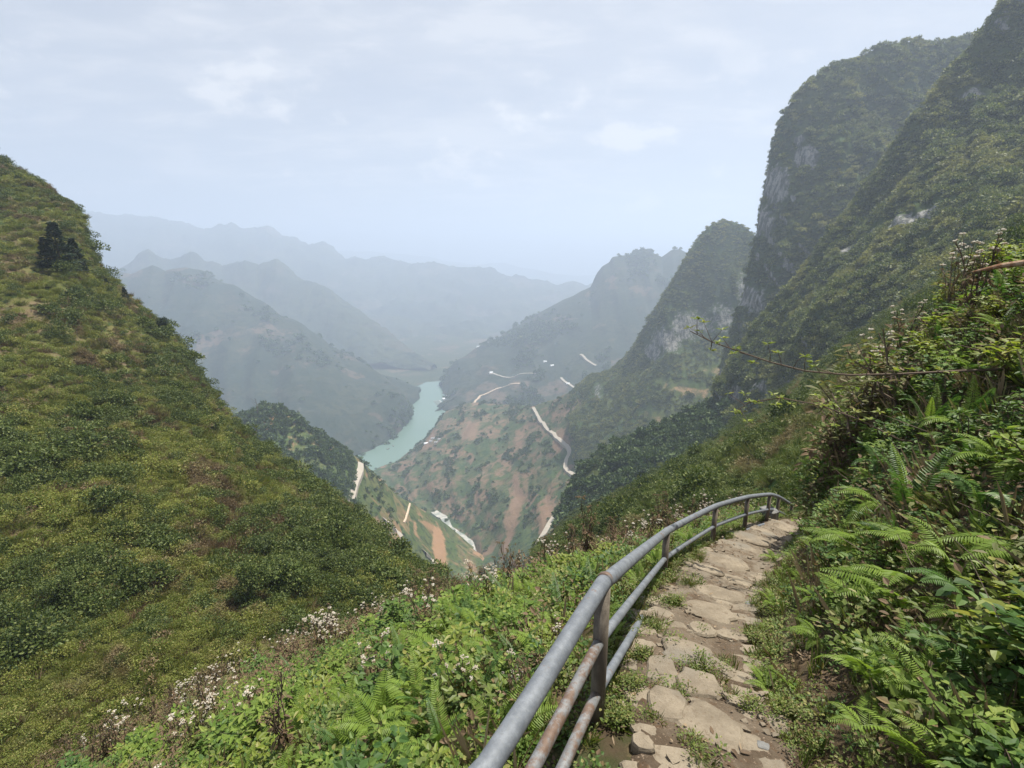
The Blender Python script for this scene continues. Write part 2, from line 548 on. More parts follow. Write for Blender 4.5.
loft('dome_peak', [
    [(590, 520, 800), (610, 510, 780), (650, 495, 740), (700, 470, 700), (780, 460, 700)],
    [(578, 478, 900), (586, 474, 880), (604, 468, 850), (640, 455, 820), (680, 440, 800), (720, 425, 780), (780, 425, 780)],
    [(570, 425, 1010), (592, 420, 970), (620, 405, 950), (645, 382, 940), (668, 352, 940), (700, 352, 940), (725, 348, 930), (750, 345, 920), (800, 345, 920)],
    [(568, 410, 1180), (590, 388, 1130), (620, 374, 1080), (648, 338, 1010), (665, 306, 970), (700, 292, 970), (720, 288, 960), (745, 284, 960), (800, 284, 960)],
    [(566, 403, 1260), (576, 387, 1240), (590, 376, 1210), (610, 371, 1170), (626, 357, 1130), (640, 338, 1080), (650, 320, 1030), (658, 305, 1030), (668, 289, 1020), (680, 269, 1010), (690, 251, 1000), (700, 237, 1000), (711, 227, 1000),
     (722, 223, 1000), (735, 225, 1000), (748, 232, 1000), (757, 242, 1000), (772, 262, 1000), (800, 300, 1000)]],
    260, 26, m_karst, 20, 85, taper=.15, ridged=0.5, back=((40, 30), (150, 250), (300, 500)),
    rock=[(690, 325, 28, 18, .75), (668, 340, 18, 16, .75), (725, 318, 22, 22, .62), (746, 295, 12, 26, .75), (598, 390, 9, 14, .5), (652, 352, 10, 12, .7)],
    soil=[(690, 390, 40, 7, .55), (660, 420, 30, 8, .5), (720, 375, 22, 8, .55)], gully=(6, 12))
loft('dark_ridge', [
    [(548, 600, 300), (600, 580, 300), (650, 550, 300), (700, 520, 290), (780, 490, 280)],
    [(556, 530, 390), (600, 512, 370), (640, 498, 350), (680, 475, 340), (720, 452, 330), (780, 432, 330)],
    [(556, 520, 430), (566, 500, 430), (575, 484, 430), (588, 466, 430), (610, 448, 430), (640, 438, 430), (680, 420, 430), (720, 404, 430), (780, 385, 430)]],
    140, 30, m_karst, 7, 40, back=((15, 8), (60, 60), (200, 260)))
loft('cliff_mountain', [
    [(742, 520, 480), (800, 480, 440), (900, 360, 420), (1000, 280, 420), (1100, 240, 420)],
    [(728, 415, 560), (760, 400, 520), (810, 330, 490), (860, 260, 480), (930, 200, 480), (1000, 170, 480), (1100, 160, 490)],
    [(722, 402, 585), (748, 350, 560), (778, 268, 545), (800, 205, 540), (822, 165, 540), (850, 138, 540), (900, 112, 545), (960, 100, 550), (1100, 110, 560)],
    [(717, 396, 600), (722, 370, 595), (732, 335, 590), (742, 302, 585), (752, 262, 580), (758, 236, 578), (764, 202, 575), (769, 172, 572), (773, 150, 570), (778, 130, 568), (784, 117, 565), (796, 100, 562), (812, 84, 560), (830, 72, 560),
     (850, 62, 560), (870, 54, 560), (888, 47, 560), (912, 45, 560), (936, 46, 560), (960, 43, 560), (975, 42, 560), (1000, 50, 560), (1100, 70, 560)]],
    300, 40, m_karst, 30, 70, gully=(14, 12), taper=.2, back=((25, 12), (120, 160), (300, 500)),
    rock=[(808, 158, 10, 15, 1.0), (776, 185, 9, 26, .85), (764, 220, 8, 24, .75), (800, 140, 7, 10, .6), (728, 385, 10, 22, .8), (750, 300, 8, 24, .65)])
loft('near_mountain', [
    [(745, 540, 240), (820, 470, 180), (900, 400, 150), (1000, 320, 140), (1130, 260, 140)],
    [(738, 432, 360), (800, 408, 290), (850, 366, 250), (900, 326, 220), (950, 288, 200), (1000, 250, 190), (1130, 210, 190)],
    [(730, 405, 400), (765, 375, 350), (805, 335, 320), (850, 300, 290), (900, 262, 270), (950, 225, 260), (1000, 190, 260), (1130, 130, 260)],
    [(722, 395, 410), (750, 350, 390), (800, 305, 375), (845, 255, 360), (890, 205, 345), (935, 150, 335), (985, 95, 330), (1040, 40, 330), (1130, -20, 330)],
    [(716, 398, 425), (728, 372, 420), (742, 345, 410), (762, 320, 400), (790, 288, 392), (818, 252, 385), (850, 210, 378), (880, 168, 370), (905, 132, 362), (930, 101, 355), (960, 65, 345), (984, 33, 338), (1008, 0, 330),
     (1032, -32, 325), (1090, -90, 320)]],
    300, 30, m_karst, 20, 48, gully=(9, 12), taper=.2, back=((20, 6), (60, 60), (150, 300)),
    rock=[(975, 95, 10, 10, .8), (903, 222, 18, 13, .7), (880, 232, 10, 12, .62), (928, 212, 10, 14, .62), (950, 205, 10, 12, .5), (850, 250, 12, 12, .5), (735, 395, 9, 14, .75), (765, 390, 18, 10, .55)],
    soil=[(775, 410, 30, 5, .6)])
loft('grass_slope', [
    [(560, 720, 22), (640, 680, 22), (720, 620, 20), (800, 540, 18), (860, 480, 17), (930, 420, 17), (1010, 380, 17), (1130, 350, 17)],
    [(540, 590, 62), (600, 560, 60), (660, 528, 58), (720, 500, 52), (770, 470, 48), (810, 430, 45), (860, 400, 42), (920, 370, 40), (1000, 340, 38), (1130, 300, 38)],
    [(536, 552, 150), (580, 526, 135), (630, 500, 120), (680, 472, 110), (730, 448, 100), (780, 428, 92), (830, 388, 86), (870, 362, 82), (920, 328, 80), (970, 295, 78), (1020, 262, 76), (1130, 220, 76)],
    [(545, 545, 310), (566, 522, 300), (600, 505, 270), (640, 486, 240), (680, 462, 225), (720, 440, 215), (760, 412, 205), (800, 380, 195), (840, 350, 180), (890, 315, 165), (940, 280, 155), (990, 245, 148), (1040, 212, 142), (1130, 170, 140)]],
    200, 36, m_slope, 2.2, 22, back=((10, 2), (60, 50)),
    soil=[(715, 480, 16, 4, .7), (690, 478, 22, 5, .5)])
loft('left_slope', [
    [(-120, 800, 30), (0, 790, 30), (100, 790, 32), (200, 780, 34), (300, 770, 36), (400, 760, 40), (470, 740, 46)],
    [(-120, 640, 40), (0, 655, 40), (100, 665, 40), (200, 672, 40), (300, 678, 42), (400, 680, 46), (470, 660, 52)],
    [(-120, 490, 56), (0, 505, 56), (100, 545, 54), (200, 580, 52), (300, 610, 52), (400, 630, 54), (470, 630, 60)],
    [(-120, 290, 100), (0, 325, 98), (50, 345, 97), (100, 380, 95), (150, 418, 90), (200, 455, 84), (250, 490, 80), (300, 520, 76), (350, 550, 72), (400, 580, 68), (440, 600, 66), (475, 610, 66)],
    [(-120, 85, 185), (-60, 118, 175), (0, 165, 162), (15, 173, 160), (30, 182, 157), (45, 191, 155), (60, 202, 152), (72, 208, 150), (80, 222, 148), (84, 238, 147), (92, 258, 147), (105, 276, 146), (122, 293, 145), (150, 319, 144), (165, 332, 142),
     (180, 352, 140), (200, 380, 138), (215, 402, 135), (228, 417, 132), (250, 442, 128), (280, 465, 122), (310, 487, 116), (345, 514, 108), (380, 546, 100), (410, 573, 94), (440, 598, 88), (478, 622, 84)]],
    260, 40, m_left, 3.4, 15, ridged=0.4, back=((8, 3), (40, 40), (80, 140)),
    soil=[(60, 320, 40, 14, .45), (110, 365, 50, 14, .5), (170, 420, 40, 12, .4), (40, 305, 30, 10, .5), (60, 222, 10, 4, .8), (20, 290, 30, 8, .4), (75, 500, 18, 14, .45), (120, 640, 16, 12, .5)],
    rock=[(76, 232, 5, 6, .6), (157, 345, 5, 7, .7)])

# ground that reaches the horizon, at the height of the river bed
g = 14500.0
gv, gf = [], []
for iy in range(13):
    for ix in range(13):
        gv.append((-g + 2 * g * ix / 12, -1500 + (g + 1500) * iy / 12, WZ - 6))
for iy in range(12):
    for ix in range(12):
        k = iy * 13 + ix
        gf.append((k, k + 1, k + 14, k + 13))
tag(mesh_obj('ground', gv, gf, m_mid), kind='structure')

# river
t = NT('river_water')
wc = t.mix(t.noise(0.006, 3), (0.10, 0.165, 0.135), (0.13, 0.195, 0.16))
m_water = t.surf(wc, 0.25, 0.4, normal=t.bump(t.noise(0.15, 4), 0.15, 0.5))
rl = [W_(300, 500), W_(330, 470), W_(355, 452), W_(375, 438), W_(390, 424), W_(403, 408), W_(405, 398), W_(410, 391), W_(418, 386), W_(426, 382)]
rr = [W_(420, 500), W_(425, 478), W_(440, 455), W_(447, 440), W_(448, 428), W_(447, 418), W_(450, 404), W_(458, 396), W_(458, 390), W_(452, 385), W_(444, 381)]
RL, RR = resample(rl, 40), resample(rr, 40)
rv = np.stack([RL + (RR - RL) * k / 8 for k in range(9)], 1).reshape(-1, 3)
rf = [(i * 9 + k, i * 9 + k + 1, (i + 1) * 9 + k + 1, (i + 1) * 9 + k) for i in range(39) for k in range(8)]
tag(mesh_obj('river', rv, rf, m_water), kind='structure')


def hit(names, px, py):
    best = None
    d = Vector(ray(px, py)).normalized()
    for n in ([names] if isinstance(names, str) else names):
        h = TERR[n]['bvh'].ray_cast(Vector((0, 0, 0)), d)
        if h[0] is not None and (best is None or h[3] < best[3]):
            best = h + (n,)
    return best


def drape(name, terr, pix, width, mat, lift=0.5, step=3.0, cross=3):
    """a road following points of the hillside, laid over the terrain"""
    pts = []
    for px, py in pix:
        h = hit(terr, px, py)
        if h is not None:
            pts.append(np.array(h[0]))
    if len(pts) < 2:
        print('drape failed', name)
        return None
    pts = np.array(pts)
    seg = np.linalg.norm(np.diff(pts, axis=0), axis=1)
    tt = np.concatenate([[0], np.cumsum(seg)])
    n = max(8, int(tt[-1] / step))
    u = np.linspace(0, tt[-1], n)
    q = np.stack([np.interp(u, tt, pts[:, k]) for k in range(3)], 1)
    for _ in range(6):
        q[1:-1] = 0.25 * q[:-2] + 0.5 * q[1:-1] + 0.25 * q[2:]
    tg = np.gradient(q, axis=0)
    s = np.stack([tg[:, 1], -tg[:, 0], np.zeros(n)], 1)
    s /= np.linalg.norm(s, axis=1)[:, None] + 1e-9
    bv = TERR[terr]['bvh']
    wv = width * (1 + 0.25 * perlin(np.stack([u / 40, u * 0, u * 0], 1)))
    vs = []
    for i in range(n):
        zs = []
        for k in range(cross):
            c = q[i] + s[i] * wv[i] * (k / (cross - 1) - 0.5)
            h = bv.ray_cast(Vector((c[0], c[1], c[2] + 60)), Vector((0, 0, -1)))
            zs.append((c, h[0].z if h[0] is not None else c[2]))
        top = max(z for _, z in zs)
        for c, z in zs:
            vs.append((c[0], c[1], 0.35 * z + 0.65 * top + lift))
    b = len(vs)
    vs2 = vs + [(x, y, z - 6) for x, y, z in vs]
    fs = [(i * cross + k, i * cross + k + 1, (i + 1) * cross + k + 1, (i + 1) * cross + k) for i in range(n - 1) for k in range(cross - 1)]
    for i in range(n - 1):  # cut banks at both edges
        fs.append((i * cross, (i + 1) * cross, b + (i + 1) * cross, b + i * cross))
        j = cross - 1
        fs.append((i * cross + j, b + i * cross + j, b + (i + 1) * cross + j, (i + 1) * cross + j))
    return tag(mesh_obj(name, vs2, fs, mat), kind='structure')


t = NT('concrete_road')
m_road = t.surf(t.mix(t.noise(0.08, 4), (0.29, 0.26, 0.22), (0.36, 0.325, 0.275)), 0.9, 0.1)
t = NT('dirt_track')
m_track = t.surf(t.mix(t.noise(0.08, 4), (0.42, 0.32, 0.24), (0.5, 0.4, 0.3)), 0.95, 0.05)
t = NT('stream_bed')
m_stream = t.surf(t.mix(t.step(t.noise(0.06, 5, 0.7), .4, .6), (0.42, 0.40, 0.36), (0.22, 0.24, 0.22)), 0.7, 0.2)
drape('road', 'terraced_hill', [(533, 408), (537, 415), (545, 427), (556, 438), (567, 447), (570, 453), (566, 460), (565, 468), (571, 474), (578, 479)], 7.5, m_road)
drape('road', 'terraced_hill', [(556, 515), (551, 522), (545, 532), (539, 542), (533, 556)], 8, m_road)
drape('road', 'spur', [(361, 465), (361, 471), (358, 480), (354, 492), (350, 503)], 6.5, m_road)
drape('road', 'spur', [(384, 521), (390, 525), (397, 531), (402, 538)], 8, m_road)
drape('road', 'spur', [(424, 553), (431, 559), (437, 568)], 8, m_road)
drape('road', 'far_bank_mountain', [(490, 374), (500, 376), (515, 376.5), (536, 374)], 10, m_road, lift=2)
drape('road', 'far_bank_mountain', [(561, 378), (567, 384), (574, 388)], 10, m_road, lift=2)
drape('road', 'far_bank_mountain', [(580, 355), (586, 360), (596, 366)], 10, m_road, lift=2)
drape('track', 'far_bank_mountain', [(474, 412), (474, 404), (480, 396), (500, 388), (520, 384)], 9, m_track, lift=2)
drape('track', 'spur', [(410, 504), (408, 512), (404, 523)], 2.2, m_track)
drape('stream', 'terraced_hill', [(434, 512), (444, 518), (449, 528), (460, 535), (470, 545), (475, 560)], 15, m_stream, lift=0.3)
# ------------------------------------------------------------------ plant shapes for the far-off cover
def clump_mesh(name, mat, n, leaf, flat=0.7, seed=0, wid=0.6, lumps=5):
    rng = np.random.default_rng(seed)
    cen = rnd_unit(lumps, rng) * np.array([0.55, 0.55, 0.3]) * rng.uniform(0.4, 1.0, (lumps, 1))
    cen[:, 2] += 0.45 * flat
    rad = rng.uniform(0.35, 0.62, lumps)
    k = rng.integers(0, lumps, n)
    d = rnd_unit(n, rng)
    d[:, 2] = np.abs(d[:, 2]) * 1.0 - 0.15
    pos = cen[k] + d * (rad[k] * rng.uniform(0.55, 1.05, n))[:, None] * np.array([1, 1, flat])
    b = MB()
    direc = d + 0.8 * rnd_unit(n, rng)
    b.leaves(pos, direc, d + 0.6 * rnd_unit(n, rng), leaf * rng.uniform(0.6, 1.3, n), leaf * wid * rng.uniform(0.7, 1.2, n), 0.2)
    return b.build(name, mat, link=False)


def tuft_mesh(name, mat, n, h, seed=0, spread=0.5, w=0.05):
    rng = np.random.default_rng(seed)
    a = rng.uniform(0, 2 * math.pi, n)
    r = rng.uniform(0, spread, n)
    pos = np.stack([r * np.cos(a), r * np.sin(a), 0 * a - 0.05], 1)
    lean = rng.uniform(0.2, 0.9, n)
    b2 = a + rng.normal(0, 0.8, n)
    d = np.stack([lean * np.cos(b2), lean * np.sin(b2), np.ones(n)], 1)
    b = MB()
    b.leaves(pos, d, np.stack([-np.cos(b2), -np.sin(b2), 0.5 + 0 * a], 1), h * rng.uniform(0.5, 1.2, n), w, 0.3, 0.15)
    return b.build(name, mat, link=False)


def library(name, objs):
    c = bpy.data.collections.new(name)
    for i, o in enumerate(objs):
        c.objects.link(o)
    return c


_groups = {}


def scatter_group(coll):
    if coll.name in _groups:
        return _groups[coll.name]
    ng = bpy.data.node_groups.new('spread ' + coll.name, 'GeometryNodeTree')
    ng.interface.new_socket('Geometry', in_out='INPUT', socket_type='NodeSocketGeometry')
    ng.interface.new_socket('Geometry', in_out='OUTPUT', socket_type='NodeSocketGeometry')
    N = ng.nodes
    gi, go = N.new('NodeGroupInput'), N.new('NodeGroupOutput')
    ip = N.new('GeometryNodeInstanceOnPoints')
    ci = N.new('GeometryNodeCollectionInfo')
    ci.inputs['Collection'].default_value = coll
    ci.inputs['Separate Children'].default_value = True
    ci.inputs['Reset Children'].default_value = True
    ip.inputs['Pick Instance'].default_value = True

    def na(nm, ty):
        n = N.new('GeometryNodeInputNamedAttribute')
        n.data_type = ty
        n.inputs['Name'].default_value = nm
        return n.outputs['Attribute']
    L = ng.links.new
    L(gi.outputs[0], ip.inputs['Points'])
    L(ci.outputs[0], ip.inputs['Instance'])
    L(na('idx', 'INT'), ip.inputs['Instance Index'])
    L(na('rot', 'FLOAT_VECTOR'), ip.inputs['Rotation'])
    L(na('scl', 'FLOAT_VECTOR'), ip.inputs['Scale'])
    L(ip.outputs[0], go.inputs[0])
    _groups[coll.name] = ng
    return ng


def scatter(name, coll, pts, scl, idx=None, tilt=0.15, rng=RNG, label=None, cat=None, rz=None):
    n = len(pts)
    me = bpy.data.meshes.new(name)
    me.vertices.add(n)
    me.vertices.foreach_set('co', np.asarray(pts, np.float32).ravel())
    rot = np.stack([rng.normal(0, tilt, n), rng.normal(0, tilt, n), rng.uniform(0, 6.283, n)], 1).astype(np.float32)
    scl = np.asarray(scl, np.float32)
    if scl.ndim == 1:
        scl = scl[:, None] * np.stack([np.ones(n), np.ones(n), rng.uniform(0.8, 1.25, n)], 1)
    if idx is None:
        idx = rng.integers(0, len(coll.objects), n)
    me.attributes.new('rot', 'FLOAT_VECTOR', 'POINT').data.foreach_set('vector', rot.ravel())
    me.attributes.new('scl', 'FLOAT_VECTOR', 'POINT').data.foreach_set('vector', np.ascontiguousarray(scl, np.float32).ravel())
    me.attributes.new('idx', 'INT', 'POINT').data.foreach_set('value', np.asarray(idx, np.int32))
    ob = bpy.data.objects.new(name, me)
    COL.objects.link(ob)
    md = ob.modifiers.new('spread', 'NODES')
    md.node_group = scatter_group(coll)
    return tag(ob, label, cat, kind='stuff')


def sample_terr(name, n, rng=RNG, rockmax=0.45, soilmax=9, dens=None, facing=True, spacing_bias=0.0):
    T = TERR[name]
    V, Fq = T['V'], T['F']
    a, b, c, d = (V[Fq[:, k]] for k in range(4))
    nr = np.cross(c - a, d - b)
    area = np.linalg.norm(nr, axis=1) * 0.5
    nr /= 2 * area[:, None] + 1e-9
    nr *= np.sign(nr[:, 2:3] + 1e-6)
    cen = (a + c) / 2
    px, py, dep = project(cen)
    ok = (dep > 1) & (px > -160) & (px < 1190) & (py > -110) & (py < 830)
    if facing:
        vd = -cen / np.linalg.norm(cen, axis=1)[:, None]
        ok &= (nr * vd).sum(1) > -0.45
    wgt = area * ok
    if dens is not None:
        wgt = wgt * dens(cen)
    wgt = wgt * (T['att']['rock'][Fq[:, 0]] < rockmax) * (T['att']['soil'][Fq[:, 0]] < soilmax)
    wgt /= wgt.sum()
    k = rng.choice(len(Fq), n, p=wgt)
    u, v = rng.random((n, 1)), rng.random((n, 1))
    p = (a[k] * (1 - u) + b[k] * u) * (1 - v) + (d[k] * (1 - u) + c[k] * u) * v
    return p, nr[k]


m_forest = foliage_mat('forest_leaves', (0.034, 0.060, 0.020), (0.125, 0.155, 0.042), (0.185, 0.195, 0.065), trans=0.24, leafvar=0.7, patch=((0.20, 0.205, 0.062), 0.03, 0.50, 0.66))
m_fardark = foliage_mat('far_trees', (0.038, 0.070, 0.022), (0.07, 0.11, 0.034), (0.10, 0.135, 0.045), trans=0.15)
m_scrub = foliage_mat('scrub_leaves', (0.108, 0.145, 0.028), (0.205, 0.23, 0.05), (0.205, 0.18, 0.065), trans=0.28, patch=((0.15, 0.112, 0.06), 0.10, 0.51, 0.63))
m_scrubd = foliage_mat('dark_scrub_leaves', (0.036, 0.058, 0.014), (0.068, 0.098, 0.022), (0.12, 0.14, 0.04), trans=0.25)
m_brown = foliage_mat('dry_scrub_leaves', (0.145, 0.094, 0.058), (0.217, 0.160, 0.087), (0.174, 0.174, 0.072), trans=0.15)
m_light = foliage_mat('light_scrub_leaves', (0.075, 0.115, 0.028), (0.125, 0.155, 0.045), (0.15, 0.16, 0.06), trans=0.3, patch=((0.16, 0.135, 0.065), 0.05, 0.50, 0.64))

lib_forest = library('forest crowns', [clump_mesh('crown_%s' % 'abcdef'[i], m_forest, 220, 0.26, 0.8, 10 + i) for i in range(6)])
lib_far = library('far crowns', [clump_mesh('tree_%s' % 'abcd'[i], m_fardark, 110, 0.38, 0.95, 30 + i) for i in range(4)])
lib_left = library('hillside scrub',
                   [clump_mesh('a_scrub_%s' % 'abcd'[i], m_scrub, 600, 0.115, 0.85, 40 + i) for i in range(4)] +
                   [clump_mesh('b_scrub_%s' % 'ab'[i], m_scrubd, 700, 0.115, 0.85, 50 + i) for i in range(2)] +
                   [clump_mesh('c_scrub', m_brown, 260, 0.16, 0.5, 56, 0.35), tuft_mesh('d_tuft', m_scrub, 110, 0.7, 57, 0.6, 0.03), tuft_mesh('e_tuft', m_brown, 100, 0.65, 58, 0.6, 0.03)])
lib_big = library('gully bushes', [clump_mesh('k_bush_%s' % 'abc'[i], m_scrubd, 800, 0.085, 0.9, 160 + i, 0.6, 8) for i in range(3)])
lib_slope = library('slope scrub',
                    [clump_mesh('f_scrub_%s' % 'abc'[i], m_light, 520, 0.115, 0.6, 60 + i) for i in range(3)] +
                    [clump_mesh('g_scrub', m_scrubd, 600, 0.115, 0.8, 66), tuft_mesh('h_tuft', m_light, 110, 0.7, 67, 0.6, 0.03)])


def nz(scale, off=0.0):
    return lambda c: fbm(c * scale + off, 4)


p, _ = sample_terr('near_mountain', 15000, rockmax=0.36)
scatter('forest', lib_forest, p, RNG.gamma(5, 0.42, len(p)) + 0.5)
p, _ = sample_terr('cliff_mountain', 13500, rockmax=0.4)
scatter('forest', lib_forest, p, RNG.gamma(5, 0.55, len(p)) + 0.6)
p, _ = sample_terr('dark_ridge', 3600)
scatter('forest', lib_far, p, RNG.gamma(6, 0.55, len(p)) + 1.0)
p, _ = sample_terr('dome_peak', 9500, rockmax=0.35, soilmax=0.3)
scatter('forest', lib_forest, p, RNG.gamma(5, 0.50, len(p)) + 0.6)
p, _ = sample_terr('spur', 6500, soilmax=0.3, dens=lambda c: np.clip(0.25 + 2.5 * fbm(c / 60.0 + 3.3, 3) + (c[:, 2] + 330) / 130, 0.02, 1) * np.where(c[:, 0] < -0.335 * c[:, 1] - 4, 1.0, 0.06))
scatter('woodland', lib_far, p, RNG.gamma(6, 0.5, len(p)) + 0.6)
p, _ = sample_terr('terraced_hill', 3600, soilmax=0.45, dens=lambda c: np.clip(fbm(c / np.array([60.0, 60.0, 25.0]) + 8.1, 5) * 2.0 - 0.05, 0.03, 1)**1.3)
# keep the trees off the road
S_ROAD = np.array([hit('terraced_hill', *q)[0] for q in [(533, 408), (537, 415), (541, 421), (545, 427), (551, 433), (556, 438), (562, 443), (567, 447), (570, 453), (566, 460), (565, 468), (571, 474)]])
p = p[np.min(np.linalg.norm(p[:, None] - S_ROAD[None], axis=2), axis=1) > 17]
scatter('woodland', lib_far, p, RNG.gamma(4, 0.75, len(p)) + 0.7)
p, _ = sample_terr('far_bank_mountain', 1800, dens=lambda c: np.clip(fbm(c / 300.0 + 1.1, 4) * 4 - 0.5, 0.004, 1))
scatter('woodland', lib_far, p, RNG.gamma(5, 1.8, len(p)) + 2)
p, _ = sample_terr('river_mountain', 1300, dens=lambda c: np.clip(fbm(c / 260.0 + 5.1, 4) * 4 - 0.4, 0.01, 1))
scatter('woodland', lib_far, p, RNG.gamma(5, 1.5, len(p)) + 2)


# hillside across the gully: scrub with dry streaks
def pick(c, table):
    """index of the plant by noise and chance"""
    r = RNG.random(len(c))
    return r


p, _ = sample_terr('left_slope', 42000, dens=lambda c: np.clip(1.1 + 2.0 * fbm(c / 6.0, 3), 0.22, 2.2) * np.clip((65 / np.linalg.norm(c, axis=1))**1.5, 0.3, 3.2))
n1 = fbm(p / 14.0 + 4.4, 4)
n2 = fbm(p / np.array([26.0, 26.0, 8.0]) + 9.9, 3)
r = RNG.random(len(p))
idx = np.where(r < 0.62, RNG.integers(0, 4, len(p)), 7)
sz = RNG.gamma(3, 0.24, len(p)) + 0.22
so = TERR['left_slope']
dry = (n2 > 0.28) | (RNG.random(len(p)) < 0.08)
idx = np.where(dry & (r < 0.75), np.where(r < 0.4, 6, 8), idx)
# dark bushes, thicker towards the gully
qx, qy, qd = project(p)
gull = np.clip((n1 - 0.05) * 2.2, 0, 1) + 0.8 * np.exp(-((qx - 330) / 90) ** 2 - ((qy - 575) / 60) ** 2) + 0.35 * np.exp(-((qx - 190) / 60) ** 2 - ((qy - 360) / 70) ** 2)
dark = RNG.random(len(p)) < gull * 0.75
idx = np.where(dark, RNG.integers(4, 6, len(p)), idx)
sz = np.where(dark, sz * 1.6, sz)
scatter('hillside_scrub', lib_left, p, sz * np.clip(np.linalg.norm(p, axis=1) / 85, 0.42, 1.0), idx)
p, _ = sample_terr('left_slope', 14000, dens=lambda c: np.clip((60 / np.linalg.norm(c, axis=1))**2.5, 0.06, 4))
scatter('hillside_grass', lib_left, p, (RNG.gamma(4, 0.16, len(p)) + 0.4) * np.clip(np.linalg.norm(p, axis=1) / 80, 0.5, 1.0), RNG.choice([7, 7, 0, 2, 8], len(p)), label='fine grass and low growth between the hillside bushes', cat='grass')
p, _ = sample_terr('left_slope', 3500, dens=lambda c: (c[:, 2] > -2) * np.clip((c[:, 2] - 2) / 10 + 2.5 * fbm(c / 14.0 + 3.0, 3), 0, 1) * (fbm(c / 25.0 + 7.0, 2) > -0.15))
scatter('summit_grass', lib_slope, p, RNG.gamma(4, 0.2, len(p)) + 0.35, RNG.choice([0, 1, 2, 4, 4], len(p)), label='fresh light green grass and scrub near the top of the left hillside', cat='grass')
p, _ = sample_terr('left_slope', 2600, dens=lambda c: np.clip(fbm(c / 9.0 + 14.0, 3) * 3 - 0.1, 0.04, 1))
scatter('hillside_bushes', lib_big, p, RNG.gamma(3, 0.36, len(p)) * np.clip(np.linalg.norm(p, axis=1) / 75, 0.6, 1.4) + 0.25, RNG.choice([0, 1, 2, 1], len(p)), label='dark bushes dotted thickly over the left hillside', cat='bushes')
p, _ = sample_terr('grass_slope', 700, dens=lambda c: np.clip(fbm(c / 18.0 + 14.0, 3) * 3 - 0.2, 0.02, 1) * (np.linalg.norm(c, axis=1) > 40))
scatter('slope_bushes', lib_big, p, RNG.gamma(4, 0.3, len(p)) + 0.4, label='dark bushes on the grassy slope under the cliffs', cat='bushes')
p, _ = sample_terr('grass_slope', 15000, soilmax=0.4, dens=lambda c: np.clip(1.0 + 1.3 * fbm(c / 12.0, 3), 0.1, 2) * np.clip(80 / np.linalg.norm(c, axis=1), 0.25, 2))
n1 = fbm(p / 20.0 + 2.4, 4)
r = RNG.random(len(p))
idx = np.where(r < 0.6, RNG.integers(0, 3, len(p)), 4)
dark = r < np.clip((n1 - 0.12) * 3, 0.02, 0.9)
idx = np.where(dark, 3, idx)
sz = (RNG.gamma(4, 0.2, len(p)) + 0.3) * np.where(dark, 1.7, 1.0) * np.clip(np.linalg.norm(p, axis=1) / 75, 0.25, 1)
scatter('slope_scrub', lib_slope, p, sz, idx)
# ------------------------------------------------------------------ the ground close by: path, bank and slope
PATH = np.array([(-0.15, -2.2, -1.50), (0.20, -0.8, -1.52), (.45, .2, -1.62), (.60, .9, -1.76), (.74, 1.54, -1.90), (1.17, 2.8, -2.33), (2.06, 4.2, -2.89), (3.45, 6.2, -3.74), (4.35, 7.3, -4.22), (5.6, 8.3, -4.75), (7.4, 8.9, -5.3)])
_s = np.concatenate([[0], np.cumsum(np.linalg.norm(np.diff(PATH[:, :2], axis=0), axis=1))])
_u = np.linspace(0, _s[-1], 260)
PC = np.stack([np.interp(_u, _s, PATH[:, k]) for k in range(3)], 1)
for _ in range(60):
    PC[1:-1] = 0.25 * PC[:-2] + 0.5 * PC[1:-1] + 0.25 * PC[2:]
PT = np.gradient(PC[:, :2], axis=0)
PT /= np.linalg.norm(PT, axis=1)[:, None]


def path_dist(x, y):
    """signed offset from the path's middle (left is negative) and the path's height there"""
    x, y = np.atleast_1d(np.asarray(x, float)), np.atleast_1d(np.asarray(y, float))
    sh = x.shape
    q = np.stack([x.ravel(), y.ravel()], 1)
    out, zz = np.empty(len(q)), np.empty(len(q))
    for i in range(0, len(q), 20000):
        d = q[i:i + 20000, None, :] - PC[None, :, :2]
        k = np.argmin((d**2).sum(-1), 1)
        dd = d[np.arange(len(k)), k]
        sgn = np.sign(dd[:, 0] * PT[k, 1] - dd[:, 1] * PT[k, 0])
        out[i:i + 20000] = sgn * np.linalg.norm(dd, axis=1)
        zz[i:i + 20000] = PC[k, 2]
    return out.reshape(sh), zz.reshape(sh)


